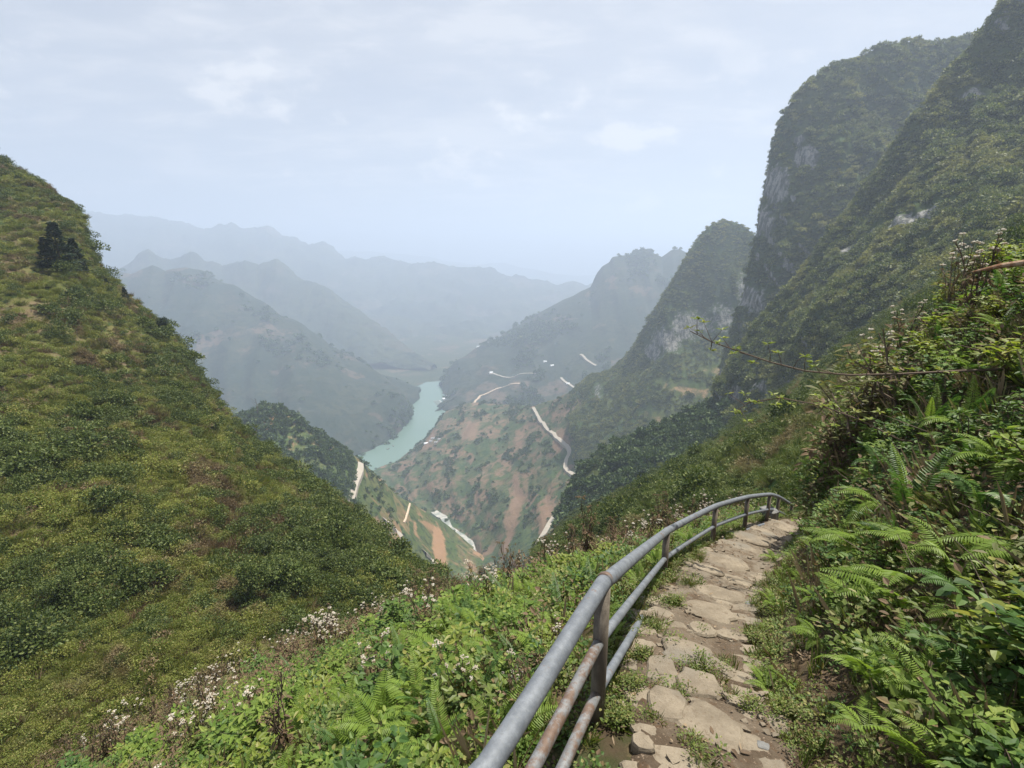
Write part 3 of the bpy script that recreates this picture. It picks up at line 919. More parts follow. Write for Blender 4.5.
CTRL = [(-1, 2, -2.75), (-3, 3, -4.35), (-5, 6.5, -7.0), (-1, 5.3, -4.35), (.6, 5.8, -4.15), (-3, 0, -3.35), (-6, 2, -6.0), (-8, 7, -9.0), (-4, 9, -8.0), (-1.2, 7.6, -5.9), (1, 8.2, -5.7), (2.4, 7.8, -5.0), (3.4, 9.2, -5.7),
        (0, 12, -10.0), (-6, 13, -13.5), (4.6, 11.5, -7.6), (-12, 8, -14), (-10, 1, -9.5), (-14, 14, -20), (2, 16, -14), (8, 13, -9), (8, 16, -12), (-1.2, -2, -2.1), (-4, -3, -3.6), (-10, -3, -8.8),
        (1.55, 1.5, -1.72), (2.0, 1.5, -1.42), (2.7, 1.5, -0.95), (4.2, 2.2, -0.15), (1.4, 0.2, -1.25), (2.6, 0.2, -0.5), (1.2, -2, -1.0), (4, -2, .5), (7, 0, 1.4), (2.35, 2.8, -1.75), (3.1, 2.9, -1.15), (4.3, 3.4, -0.3), (3.1, 4.3, -2.35),
        (3.9, 4.4, -1.25), (4.9, 4.8, -0.3), (5.8, 4.0, 0.45), (7.5, 5, 1.0), (4.5, 6.1, -2.0), (5.4, 6.2, -1.1), (6.5, 6.2, -.2), (5.6, 7.4, -2.1), (6.6, 7.4, -1.1), (8.5, 7, -1.2), (8.2, 8.2, -3.6), (11, 5, 1.2), (11, 9, -2.2), (12, 12, -6), (13, -2, 3.0),
        (13, 15, -9)]
for k in range(6, 250, 16):
    for off in (-0.4, 0.0, 0.4):
        CTRL.append((PC[k, 0] + PT[k, 1] * off, PC[k, 1] - PT[k, 0] * off, PC[k, 2]))
CTRL = np.array(CTRL)


def _phi(r):
    return np.where(r > 1e-9, r * r * np.log(r + 1e-12), 0.0)


_n = len(CTRL)
_K = _phi(np.linalg.norm(CTRL[:, None, :2] - CTRL[None, :, :2], axis=-1)) + 0.02 * np.eye(_n)
_Pm = np.concatenate([np.ones((_n, 1)), CTRL[:, :2]], 1)
_A = np.zeros((_n + 3, _n + 3))
_A[:_n, :_n], _A[:_n, _n:], _A[_n:, :_n] = _K, _Pm, _Pm.T
_wt = np.linalg.solve(_A, np.concatenate([CTRL[:, 2], np.zeros(3)]))


def gz(x, y, rough=True):
    x, y = np.atleast_1d(np.asarray(x, float)), np.atleast_1d(np.asarray(y, float))
    sh = x.shape
    q = np.stack([x.ravel(), y.ravel()], 1)
    z = np.empty(len(q))
    for i in range(0, len(q), 8000):
        c = q[i:i + 8000]
        z[i:i + 8000] = _phi(np.linalg.norm(c[:, None] - CTRL[None, :, :2], axis=-1)) @ _wt[:_n] + _wt[_n] + c @ _wt[_n + 1:]
    z = z.reshape(sh)
    pd, pz = path_dist(x, y)
    if rough:
        k = np.clip((np.abs(pd) - 0.4) / 0.5, 0, 1)
        z = z + k * (0.10 * fbm(np.stack([x, y, 0 * x], -1) / 0.9, 4) + 0.05 * fbm(np.stack([x, y, 0 * x], -1) / 0.2, 3))
    return z


xs, ys = np.arange(-17, 14.01, 0.1), np.arange(-3.2, 16.01, 0.1)
GX, GY = np.meshgrid(xs, ys)
GZ = gz(GX, GY)
PD, _ = path_dist(GX, GY)
gV = np.stack([GX, GY, GZ], -1).reshape(-1, 3)
ii = np.arange(len(gV)).reshape(GX.shape)
gF = np.stack([ii[:-1, :-1], ii[:-1, 1:], ii[1:, 1:], ii[1:, :-1]], -1).reshape(-1, 4)
t = NT('hillside_earth')
c = t.mix(t.step(t.noise(2.2, 6, 0.65), .4, .62), (0.06, 0.043, 0.028), (0.038, 0.042, 0.018))
c = t.mix(t.step(t.noise(9, 5, 0.7), .5, .66), c, (0.13, 0.095, 0.055))
m_earth = t.surf(c, 0.95, 0.1, normal=t.bump(t.noise(14, 6, 0.7), 0.8, 0.03))
hs_ = mesh_obj('hillside', gV, gF, m_earth, smooth=True)
tag(hs_, kind='structure')
GB = BVHTree.FromPolygons(gV.tolist(), gF.tolist())


def ghit(px, py):
    h = GB.ray_cast(Vector((0, 0, 0)), Vector(ray(px, py)).normalized())
    return None if h[0] is None else np.array(h[0])


# trodden path: a strip of earth lying on the slope, ragged at its edges
hw = 0.33
pv, pf = [], []
K = 11
for i in range(len(PC)):
    e1 = hw + 0.10 * perlin(np.array([_u[i] * 2.1, 3.3, 0])) + 0.05 * perlin(np.array([_u[i] * 7, 8.3, 0]))
    e2 = hw + 0.10 * perlin(np.array([_u[i] * 2.1, 13.3, 0])) + 0.05 * perlin(np.array([_u[i] * 7, 18.3, 0]))
    for k in range(K):
        o = -e1 + (e1 + e2) * k / (K - 1)
        pv.append((PC[i, 0] + PT[i, 1] * o, PC[i, 1] - PT[i, 0] * o, 0))
pv = np.array(pv)
edge = np.tile(np.minimum(np.arange(K), K - 1 - np.arange(K)), len(PC))
pv[:, 2] = gz(pv[:, 0], pv[:, 1], False) + np.where(edge == 0, -0.02, 0.022) + 0.026 * fbm(pv * np.array([1, 1, 0]) / 0.14, 4) * (edge > 0)
pf = [(i * K + k, i * K + k + 1, (i + 1) * K + k + 1, (i + 1) * K + k) for i in range(len(PC) - 1) for k in range(K - 1)]
t = NT('trodden_earth')
c = t.mix(t.step(t.noise(3.0, 6, 0.7), .38, .62), (0.08, 0.059, 0.041), (0.135, 0.107, 0.078))
c = t.mix(t.step(t.noise(26, 5, 0.75), .52, .64), c, (0.10, 0.065, 0.04))
yy = t.t.nodes.new('ShaderNodeSeparateXYZ')
t.t.links.new(t.pos, yy.inputs[0])
c = t.mix(t.math('MULTIPLY', t.step(yy.outputs[1], 2.2, 3.6), t.step(t.noise(7, 6, 0.7), .36, .56)), c, (0.17, 0.145, 0.112))
c = t.mix(t.step(t.noise(60, 3, 0.7), .60, .68), c, (0.26, 0.2, 0.145))
m_path = t.surf(c, 0.95, 0.1, normal=t.bump(t.noise(45, 6, 0.75), 0.9, 0.02))
tag(mesh_obj('path', pv, pf, m_path, smooth=True), kind='structure')

# ------------------------------------------------------------------ flat stones set into the path
t = NT('path_stone')
c = t.mix(t.step(t.noise(5, 6, 0.7), .36, .64), (0.155, 0.128, 0.094), (0.235, 0.198, 0.148))
c = t.mix(t.step(t.noise(2.0, 3), .5, .7), c, (0.165, 0.148, 0.12))
c = t.mix(t.math('MULTIPLY', t.step(t.noise(34, 5, 0.8), .54, .66), 0.75), c, (0.13, 0.10, 0.07))
m_stone = t.surf(c, 0.85, 0.2, normal=t.bump(t.noise(24, 6, 0.75), 0.7, 0.025))
t = NT('grey_stone')
c = t.mix(t.step(t.noise(7, 6, 0.7), .4, .6), (0.11, 0.112, 0.112), (0.18, 0.178, 0.17))
m_gstone = t.surf(c, 0.85, 0.2, normal=t.bump(t.noise(24, 5, 0.7), 0.6, 0.02))


def stone(name, px, py, wpx, hpx, ang=0.0, thick=0.05, level=0.35, mat=None, seed=0, rise=0.03, label=None, group=None, cat='stone', rag=0.16):
    rng = np.random.default_rng(seed)
    c0 = ghit(px, py)
    d = project(c0)[2]
    # size on the ground: width across the view, length along it (opened out for the low viewing angle)
    rx = wpx * d / F / 2
    r = ray(px, py)
    el = abs(r[2]) / np.linalg.norm(r)
    ry = hpx * d / F / 2 / max(0.45, el)
    n = 18
    a = np.arange(n) * 2 * math.pi / n
    rad = 1 + rag * perlin(np.stack([np.cos(a) * 1.6 + seed * 3.1, np.sin(a) * 1.6, 0 * a + seed], 1)) * 2.2 + rng.uniform(-0.05, 0.05, n)
    ex = np.sign(np.cos(a)) * np.abs(np.cos(a))**0.75
    ey = np.sign(np.sin(a)) * np.abs(np.sin(a))**0.75
    X, Y = ex * rad * rx, ey * rad * ry
    ca, sa = math.cos(ang), math.sin(ang)
    X, Y = X * ca - Y * sa, X * sa + Y * ca
    zg = gz(c0[0] + X, c0[1] + Y, False) - c0[2]
    vs = [(0, 0, rise)]
    fs = []
    rings = [(0.5, rise, 1), (0.86, rise - 0.002, 1), (0.97, rise - 0.014, 1), (1.02, rise - thick, 1), (1.0, rise - thick - .06, 1)]
    for rr, z, _ in rings:
        for k in range(n):
            zz = z + zg[k] * rr * (1 - level) + 0.007 * perlin(np.array([X[k] * rr * 9 + seed, Y[k] * rr * 9, 0.5]))
            vs.append((X[k] * rr, Y[k] * rr, zz))
    for k in range(n):
        fs.append((0, 1 + k, 1 + (k + 1) % n))
    for j in range(len(rings) - 1):
        for k in range(n):
            p0, p1 = 1 + j * n + k, 1 + j * n + (k + 1) % n
            fs.append((p0, p0 + n, p1 + n, p1))
    o = mesh_obj(name, vs, fs, mat or m_stone, smooth=False, loc=(c0[0], c0[1], c0[2]))
    return tag(o, label, cat, group)


STONES = [
    (676, 763, 50, 18, 0.0, 'pale flat stone at the very bottom of the path, cut by the frame'),
    (711, 733, 58, 36, -0.5, 'large pale wedge-shaped flat stone across the middle of the lowest path step'),
    (667, 711, 34, 30, -0.3, 'broad pale flat stone just left of the large wedge-shaped stone'),
    (641, 701, 26, 32, 0.1, 'grey-tan flat stone nearest the foot of the first railing post'),
    (662, 677, 26, 30, -0.2, 'pale upright-edged flat stone above the broad stone near the first post'),
    (687, 659, 44, 24, -0.55, 'long smooth leaf-shaped pale stone with grass along its lower edge'),
    (677, 631, 20, 16, 0.2, 'small rounded pale stone on the left edge above the leaf-shaped stone'),
    (719, 671, 16, 24, 0.5, 'narrow pale stone right of the leaf-shaped stone'),
    (697, 690, 40, 24, -0.4, 'brown earth-stained flat stone below the grassy joint'),
    (748, 746, 44, 16, -0.45, 'tilted stone at the right end of the lowest step beside the ferns'),
    (742, 708, 34, 9, -0.5, 'thin pale slab tilted on edge at the right side of the path'),
    (642, 750, 18, 14, 0.2, 'small half-buried stone at the left of the bottom path bend'),
    (643, 734, 22, 10, -0.2, 'small low stone between the first post and the broad stone'),
    (709, 615, 44, 18, -0.35, 'wide tan slab above the small rounded stone'),
    (719, 598, 42, 14, -0.3, 'wide tan slab, second step above the small rounded stone'),
    (695, 587, 28, 14, -0.3, 'tan slab on the left edge beside the second railing post'),
    (726, 565, 40, 14, -0.35, 'cracked tan slab halfway up the visible path'),
    (707, 573, 24, 9, -0.3, 'thin tan slab left of the cracked slab halfway up'),
    (737, 548, 40, 11, -0.3, 'tan slab beside the third railing post'),
    (757, 555, 26, 9, -0.3, 'small tan slab on the right edge opposite the third post'),
    (748, 540, 34, 8, -0.3, 'low tan slab beside the fourth railing post'),
    (764, 534, 28, 8, -0.3, 'narrow tan slab near the far bend of the path'),
    (780, 526, 24, 9, -0.2, 'farthest pale slab where the path bends out of sight'),
    (731, 641, 26, 10, -0.4, 'small tan slab right of the wide slab above the leaf-shaped stone'),
    (741, 622, 30, 10, -0.4, 'tan slab at the right edge beside the bank shrubs'),
    (733, 583, 32, 10, -0.3, 'low tan slab between the cracked slab and the wide steps'),
    (702, 634, 22, 12, -0.3, 'earth-stained slab between the rounded stone and the small tan slab'),
    (728, 608, 22, 8, -0.4, 'short slab tucked under the right end of the wide tan step'),
]
for i, (px, py, w_, h_, a_, lb) in enumerate(STONES):
    stone('flagstone', px, py, w_ * 1.18, h_ * 1.22, a_, seed=i + 1, label=lb, group='flat stones set into the path', rise=0.028 + 0.012 * (i % 3), rag=0.26, level=0.5)
# smaller stones packed in between the slabs
fill, tries = [], 0
rngf = random.Random(4)
while len(fill) < 75 and tries < 6000:
    tries += 1
    k = rngf.randrange(66, 228)
    o = rngf.uniform(-.34, .32)
    x, y = PC[k, 0] + PT[k, 1] * o, PC[k, 1] - PT[k, 0] * o
    q = project(np.array([x, y, float(gz(x, y, False)[0])]))
    if q[1] > 790 or q[0] < 600:
        continue
    if any(abs(q[0] - s[0]) < s[2] * .62 + 5 and abs(q[1] - s[1]) < s[3] * .62 + 3 for s in STONES):
        continue
    if any((x - a)**2 + (y - b)**2 < 0.14**2 for a, b in fill):
        continue
    fill.append((x, y))
    wpx = rngf.uniform(.13, .24) * F / q[2]
    stone('flagstone', q[0], q[1], wpx, wpx * rngf.uniform(.4, .6), rngf.uniform(-.6, .1), seed=200 + len(fill), label='small flat tan stone packed into the earth between the larger path slabs', group='small stones between the path slabs', rise=rngf.uniform(.016, .03), rag=.25, level=.2)
print('fill stones', len(fill))
stone('grey_stone', 762, 750, 13, 9, -0.4, 0.08, 0.4, m_gstone, 91, 0.03, 'grey blue rough stone at the lower right edge of the path', cat='stone')
stone('grey_stone', 747, 606, 7, 6, 0.2, 0.06, 0.4, m_gstone, 92, 0.03, 'small grey stone upright at the right edge halfway along the path', cat='stone')
b0 = ghit(768, 520)
rb = stone('boulder', 768, 519, 15, 8, 0.1, 0.25, 0.9, m_gstone, 95, 0.20, 'grey block-like boulder on the left of the path at the far bend', cat='boulder')

# pebbles and litter on the path: nobody could count these
pe = MB()
rng = np.random.default_rng(5)
for i in range(420):
    k = rng.integers(10, 225)
    o = rng.uniform(-.38, .38)
    x, y = PC[k, 0] + PT[k, 1] * o, PC[k, 1] - PT[k, 0] * o
    z = float(gz(x, y, False)[0]) + 0.028
    s = rng.gamma(2, 0.0035) + 0.003
    d = rnd_unit(8, rng) * s * np.array([1.2, 1.2, .7])
    v = np.array([(-1, -1, -1), (1, -1, -1), (1, 1, -1), (-1, 1, -1), (-1, -1, 1), (1, -1, 1), (1, 1, 1), (-1, 1, 1)]) * s * np.array([1, .8, .5]) + d * .5
    pe.add(v + (x, y, z), [(0, 3, 2, 1), (4, 5, 6, 7), (0, 1, 5, 4), (1, 2, 6, 5), (2, 3, 7, 6), (3, 0, 4, 7)])
tag(pe.build('gravel', m_stone), 'loose pebbles scattered over the earthen path', 'gravel', kind='stuff')
li = MB()
n = 900
k = rng.integers(5, 225, n)
o = rng.normal(0, .30, n)
x, y = PC[k, 0] + PT[k, 1] * o, PC[k, 1] - PT[k, 0] * o
z = gz(x, y) + 0.035
a = rng.uniform(0, 6.28, n)
li.leaves(np.stack([x, y, z], 1), np.stack([np.cos(a), np.sin(a), rng.normal(-.2, .25, n)], 1), np.tile([0, 0, 1.0], (n, 1)) + 0.4 * rnd_unit(n, rng), rng.uniform(.015, .05, n), rng.uniform(.006, .02, n), .3)
m_litter = foliage_mat('dead_leaf', (0.085, 0.055, 0.034), (0.15, 0.105, 0.062), (0.20, 0.15, 0.095), trans=0.1)
tag(li.build('leaf_litter', m_litter), 'brown dead leaves and stalks littering the path', 'litter', kind='stuff')

# ------------------------------------------------------------------ railing of galvanised pipe
t = NT('galvanised_pipe')
z1 = t.mix(t.step(t.noise(18, 6, 0.7), .35, .65), (0.105, 0.117, 0.134), (0.165, 0.18, 0.20))
z1 = t.mix(t.step(t.noise(90, 4, 0.6), .52, .66), z1, (0.125, 0.137, 0.15))
rmask = t.step(t.noise(6.5, 6, 0.72), .60, .68)
c = t.mix(rmask, z1, t.mix(t.noise(40, 4), (0.085, 0.05, 0.036), (0.16, 0.105, 0.075)))
m_pipe = t.surf(c, t.math('MULTIPLY_ADD', rmask, 0.25, 0.62), 0.3, t.math('MULTIPLY_ADD', rmask, -0.2, 0.2), normal=t.bump(t.noise(120, 4, 0.7), 0.25, 0.004))
t = NT('rusty_pipe')
z1 = t.mix(t.step(t.noise(14, 6, 0.7), .35, .65), (0.12, 0.125, 0.13), (0.185, 0.19, 0.195))
c = t.mix(t.step(t.noise(8.0, 6, 0.75), .44, .56), z1, t.mix(t.noise(50, 4), (0.07, 0.045, 0.035), (0.16, 0.11, 0.08)))
m_rpipe = t.surf(c, 0.6, 0.3, 0.15, normal=t.bump(t.noise(110, 4, 0.7), 0.4, 0.004))
t = NT('weathered_post')
c = t.mix(t.step(t.noise(9, 6, 0.7, vec=t.scalevec((1, 1, .4))), .4, .62), (0.085, 0.07, 0.055), (0.17, 0.145, 0.115))
m_post = t.surf(c, 0.7, 0.3, 0.2, normal=t.bump(t.noise(80, 4, 0.7), 0.5, 0.004))

railing = empty('railing', (0.364, 1.75, -1.97))
tag(railing, 'grey galvanised pipe railing with three rails and rust-brown posts beside the stone path', 'railing')
TOPS = [np.array(q) for q in [(-1.27, -0.55, -1.10), (-.062, .94, -1.185)]] + [P(603, 583, 2.0), P(667, 531, 4.3), P(716, 506, 5.9), P(748, 497, 7.0), P(770, 494.5, 8.2), P(779, 497, 9.0), P(792, 505, 9.8)]


def rail_path(off, sub=8):
    pts = np.array(TOPS) + np.array([0, 0, -off])
    out = []
    for i in range(len(pts) - 1):
        p0, p1, p2, p3 = pts[max(i - 1, 0)], pts[i], pts[i + 1], pts[min(i + 2, len(pts) - 1)]
        for s_ in range(sub):
            q = s_ / sub
            lin = p1 * (1 - q) + p2 * q
            t1, t2 = 0.5 * (p2 - p0), 0.5 * (p3 - p1)
            cr = (2 * q**3 - 3 * q**2 + 1) * p1 + (q**3 - 2 * q**2 + q) * t1 + (-2 * q**3 + 3 * q**2) * p2 + (q**3 - q**2) * t2
            w_ = 0.45 if i > 2 else 0.12
            out.append(lin * (1 - w_) + cr * w_)
    out.append(pts[-1])
    return np.array(out)


ro = np.array(railing.location)


def rail_part(name, off, rad, mat, i0=0, i1=None, shift=(0, 0, 0)):
    q = rail_path(off)[i0:i1] - ro + np.array(shift)
    b = MB()
    b.tube(q, rad, 20)
    return b.build(name, mat, railing, smooth=True)


rail_part('top_rail', 0.0, 0.0305, m_pipe)
pth = rail_path(0.0)
# weld collars where the lengths of pipe meet
for i in (16, 24):
    dr = pth[i] - pth[i - 1]
    dr /= np.linalg.norm(dr)
    for dd in (0.0,):
        b = MB()
        q0 = pth[i] - ro + dr * (dd + 0.03)
        b.tube(np.array([q0 - dr * .012, q0 - dr * .004, q0 + dr * .004, q0 + dr * .012]), [.030, .033, .033, .030], 20)
        b.build('weld_seam', m_rpipe, railing, smooth=True)
rail_part('middle_rail', 0.27, 0.0215, m_rpipe, 0, 17)
rail_part('middle_rail', 0.27, 0.021, m_pipe, 16, None)
rail_part('lower_rail', 0.53, 0.0215, m_rpipe, 0, 17)
rail_part('lower_rail', 0.53, 0.021, m_pipe, 16, None)
for i, q in enumerate(TOPS):
    if i in (1,):
        continue
    zg = float(gz(q[0], q[1])[0])
    hgt = max(0.72, q[2] - zg + 0.12)
    b = MB()
    b.tube(np.array([[0, 0, -0.02], [0.002, 0, -hgt * .5], [0, 0, -hgt]]) + q - ro, 0.031 if i < 3 else 0.029, 14)
    b.build('post', m_post, railing, smooth=True)
# ------------------------------------------------------------------ plants close by
m_green = foliage_mat('green_leaf', (0.085, 0.145, 0.026), (0.135, 0.20, 0.036), (0.17, 0.21, 0.05), trans=0.35, rough=0.6, spec=0.2)
m_deep = foliage_mat('deep_green_leaf', (0.042, 0.090, 0.020), (0.072, 0.125, 0.026), (0.09, 0.14, 0.03), trans=0.28, rough=0.55, spec=0.25)
m_yell = foliage_mat('yellow_green_leaf', (0.15, 0.20, 0.03), (0.20, 0.245, 0.045), (0.19, 0.19, 0.05), trans=0.4, rough=0.5, spec=0.3)
m_olive = foliage_mat('olive_leaf', (0.085, 0.10, 0.03), (0.12, 0.125, 0.04), (0.14, 0.10, 0.05), trans=0.3, rough=0.55)
m_drylf = foliage_mat('withered_leaf', (0.11, 0.075, 0.045), (0.16, 0.11, 0.065), (0.12, 0.13, 0.05), trans=0.2, rough=0.7)
m_fern = foliage_mat('fern_frond', (0.13, 0.20, 0.03), (0.19, 0.27, 0.05), None, trans=0.4, rough=0.5, spec=0.3, leafvar=0.3)
m_fernd = foliage_mat('dark_fern_frond', (0.05, 0.11, 0.024), (0.08, 0.15, 0.03), None, trans=0.35, rough=0.45, spec=0.35, leafvar=0.3)
m_stem = foliage_mat('green_stem', (0.07, 0.08, 0.035), (0.10, 0.08, 0.045), None, trans=0.0, rough=0.8)
m_twig = foliage_mat('brown_twig', (0.085, 0.06, 0.045), (0.13, 0.10, 0.075), None, trans=0.0, rough=0.9)
m_flow = foliage_mat('white_flower', (0.46, 0.42, 0.35), (0.56, 0.53, 0.46), (0.36, 0.29, 0.21), trans=0.15, rough=0.9, leafvar=0.25)
m_gcov = foliage_mat('ground_leaf', (0.085, 0.125, 0.026), (0.14, 0.18, 0.04), (0.18, 0.17, 0.06), trans=0.33, rough=0.5, spec=0.3)
m_straw = foliage_mat('dry_grass', (0.20, 0.15, 0.085), (0.28, 0.22, 0.13), (0.15, 0.15, 0.06), trans=0.15, rough=0.9)

UP = np.array([0, 0, 1.0])


def shrub_meshes(kind, seed, nst, h, spread, lsize, lwid, leafmat, stemmat, per=26, drop=0.2, pair=False):
    rng = np.random.default_rng(seed)
    st, lf = MB(), MB()
    for i in range(nst):
        a = rng.uniform(0, 6.28)
        lean = rng.uniform(0.15, 1.0) * spread
        hh = h * rng.uniform(0.6, 1.1) * (1 - 0.25 * lean / max(spread, .01))
        n = 7
        tt = np.linspace(0, 1, n)
        pts = np.stack([np.cos(a) * lean * tt**1.3, np.sin(a) * lean * tt**1.3, hh * tt], 1)
        pts[1:] += rng.normal(0, 0.016, (n - 1, 3))
        st.tube(pts, np.linspace(0.006, 0.0022, n), 4, cap=False)
        u = rng.uniform(0.18, 1.0, per)**0.75
        base = np.stack([np.interp(u, tt, pts[:, k]) for k in range(3)], 1)
        b = rng.uniform(0, 6.28, per)
        out = np.stack([np.cos(b), np.sin(b), rng.uniform(-drop, 0.75, per)], 1)
        pet = rng.uniform(0.02, 0.11, per)[:, None] * (1.15 - u)[:, None] * 1.6
        pos = base + out * pet
        lf.leaves(pos, out + np.array([0, 0, -.15]), UP + 0.45 * rnd_unit(per, rng), lsize * rng.uniform(0.55, 1.25, per), lsize * lwid * rng.uniform(0.8, 1.2, per), 0.22, rng.uniform(0.02, 0.25))
    S = st.build(kind + '_stem', stemmat, link=False)
    Lf = lf.build(kind + '_leaf', leafmat, link=False)
    return [('stem', S.data), ('foliage', Lf.data)]


def frond_mesh(seed, L, npair, a0, a1, mat, pl=0.2, pw=0.16, droop=0.25):
    rng = np.random.default_rng(seed)
    n = 24
    s = np.linspace(0, 1, n)
    ang = a0 - a1 * s**1.2
    dl = L / n
    y = np.cumsum(np.cos(ang)) * dl
    z = np.cumsum(np.sin(ang)) * dl
    x = 0.05 * L * np.sin(s * 3 + seed) * s
    pts = np.stack([x, y, z], 1)
    b = MB()
    b.tube(pts, np.linspace(0.0035, 0.0009, n), 4, cap=False)
    u = np.linspace(0.14, 0.995, npair)
    base = np.stack([np.interp(u, s, pts[:, k]) for k in range(3)], 1)
    tg = np.gradient(base, axis=0)
    tg /= np.linalg.norm(tg, axis=1)[:, None]
    prof = np.minimum(1, (u + 0.02) / 0.32)**0.8 * np.clip((1.03 - u) / 0.62, 0, 1)**0.75
    for sd in (-1, 1):
        side = np.cross(tg, UP) * sd
        side /= np.linalg.norm(side, axis=1)[:, None]
        nrm = np.cross(side, tg) * sd
        nrm *= np.sign(nrm[:, 2:3] + 1e-6)
        d = side * 1.0 + tg * (0.28 + 0.3 * u)[:, None] - nrm * droop * 0.5 + 0.05 * rnd_unit(npair, rng)
        ln = pl * L * prof * rng.uniform(0.9, 1.08, npair) + 0.004
        b.leaves(base, d, nrm + 0.1 * rnd_unit(npair, rng), ln, np.maximum(ln * pw, 0.55 * L / npair), 0.15, droop * 0.4)
    return b.build('frond', mat, link=False).data


def weed_meshes(seed, nst, h, leafmat, heads=4, dry=False, hs=0.027, apart=False):
    rng = np.random.default_rng(seed)
    st, lf, fl = MB(), MB(), MB()
    each = []
    for i in range(nst):
        a = rng.uniform(0, 6.28)
        lean = rng.uniform(0.05, 0.30) * h
        hh = h * rng.uniform(0.65, 1.1)
        n = 8
        tt = np.linspace(0, 1, n)
        pts = np.stack([np.cos(a) * lean * tt**1.5, np.sin(a) * lean * tt**1.5, hh * tt], 1)
        pts[1:] += rng.normal(0, 0.008, (n - 1, 3))
        st.tube(pts, np.linspace(0.0055, 0.003, n), 5, cap=False)
        m = 16
        u = rng.uniform(0.1, 0.93, m)
        base = np.stack([np.interp(u, tt, pts[:, k]) for k in range(3)], 1)
        b = rng.uniform(0, 6.28, m)
        out = np.stack([np.cos(b), np.sin(b), rng.uniform(-1.0, 0.3, m)], 1)
        lf.leaves(base + out * 0.018, out, UP + 0.5 * rnd_unit(m, rng), rng.uniform(0.035, 0.08, m) * (1.1 - 0.4 * u), rng.uniform(0.014, 0.034, m), 0.3, 0.3)
        tip = pts[-1]
        for k in range(rng.integers(max(1, heads - 2), heads + 2)):
            b2 = rng.uniform(0, 6.28)
            q = tip + np.array([np.cos(b2), np.sin(b2), 0]) * rng.uniform(0.01, 0.07) + UP * rng.uniform(-0.02, 0.07)
            j = rng.uniform(0.68, 0.95)
            p0 = np.array([np.interp(j, tt, pts[:, c]) for c in range(3)])
            st.tube(np.array([p0, (p0 + q) / 2 + UP * 0.01, q]), [.0025, .002, .0015], 4, cap=False)
            nf = 11 if not dry else 6
            if apart:
                fl = MB()
                each.append(fl)
            e = rnd_unit(nf, rng)
            e[:, 2] = np.abs(e[:, 2]) * .55
            c0 = q + e * hs * rng.uniform(0.5, 1.0, (nf, 1))
            for c in c0:
                r = hs * rng.uniform(0.22, 0.42)
                o = np.array([(r, 0, 0), (0, r, 0), (-r, 0, 0), (0, -r, 0), (0, 0, r * .8), (0, 0, -r * 1.2)]) @ np.array(Matrix.Rotation(rng.uniform(0, 3), 3, 'Z')) + c
                fl.add(o, [(0, 1, 4), (1, 2, 4), (2, 3, 4), (3, 0, 4), (1, 0, 5), (2, 1, 5), (3, 2, 5), (0, 3, 5)])
    r = [('stem', st.build('weed_stem', m_twig, link=False).data), ('leaves', lf.build('weed_leaves', leafmat, link=False).data)]
    if apart:
        return r + [('flower_head', f_.build('weed_flower', m_flow, link=False).data) for f_ in each]
    r.append(('flower_heads' if not dry else 'seed_heads', fl.build('weed_flower', m_flow if not dry else m_drylf, link=False).data))
    return r


SHRUB = {
    'bright': [shrub_meshes('bright', s, 9, 0.34, 0.26, 0.058, 0.52, m_green, m_stem, 26) for s in (1, 2, 3)],
    'deep': [shrub_meshes('deep', s, 10, 0.42, 0.30, 0.056, 0.55, m_deep, m_twig, 30) for s in (4, 5, 6)],
    'yellow': [shrub_meshes('yellow', s, 8, 0.30, 0.24, 0.060, 0.48, m_yell, m_stem, 22) for s in (7, 8)],
    'olive': [shrub_meshes('olive', s, 10, 0.40, 0.26, 0.045, 0.45, m_olive, m_twig, 26) for s in (9, 10)],
    'withered': [shrub_meshes('withered', s, 9, 0.46, 0.22, 0.05, 0.4, m_drylf, m_twig, 18, 0.9) for s in (12, 13)],
}
WEED = {
    'flowering': [weed_meshes(20 + s, 5 + s % 3, 0.62, m_olive if s % 2 else m_drylf, 3, False, 0.02) for s in range(4)],
    'seeding': [weed_meshes(30 + s, 6, 0.66, m_drylf, 4, True, 0.02) for s in range(3)],
}
HERO = [weed_meshes(60 + s, 6, 0.62, m_olive if s else m_drylf, 3, False, 0.022, True) for s in range(2)]
FROND = {
    'bright': [frond_mesh(40 + s, 0.46, 26, 1.25 - 0.1 * s, 1.5 + 0.15 * s, m_fern) for s in range(4)],
    'dark': [frond_mesh(50 + s, 0.48, 28, 1.3 - 0.12 * s, 1.45 + 0.2 * s, m_fernd) for s in range(3)],
    'flat': [frond_mesh(60 + s, 0.46, 27, 0.55 - 0.1 * s, 0.85, m_fern, 0.21) for s in range(3)],
    'upright': [frond_mesh(70 + s, 0.5, 30, 1.52, 0.55 + .15 * s, m_fernd if s else m_fern, 0.15) for s in range(3)],
}


def child(name, data, parent, rot=(0, 0, 0), scl=1.0):
    o = bpy.data.objects.new(name, data)
    COL.objects.link(o)
    o.parent = parent
    o.rotation_euler = rot
    o.scale = (scl, scl, scl)
    return o


def place(name, parts, x, y, scl, rz, label, cat, group, sink=0.02, z=None):
    if z is None:
        z = float(gz(x, y)[0])
    r = empty(name, (x, y, z - sink), rz)
    r.scale = (scl, scl, scl)
    r.rotation_euler = (random.uniform(-.12, .12), random.uniform(-.12, .12), rz)
    for nm, me in parts:
        child(nm, me, r)
    return tag(r, label, cat, group)


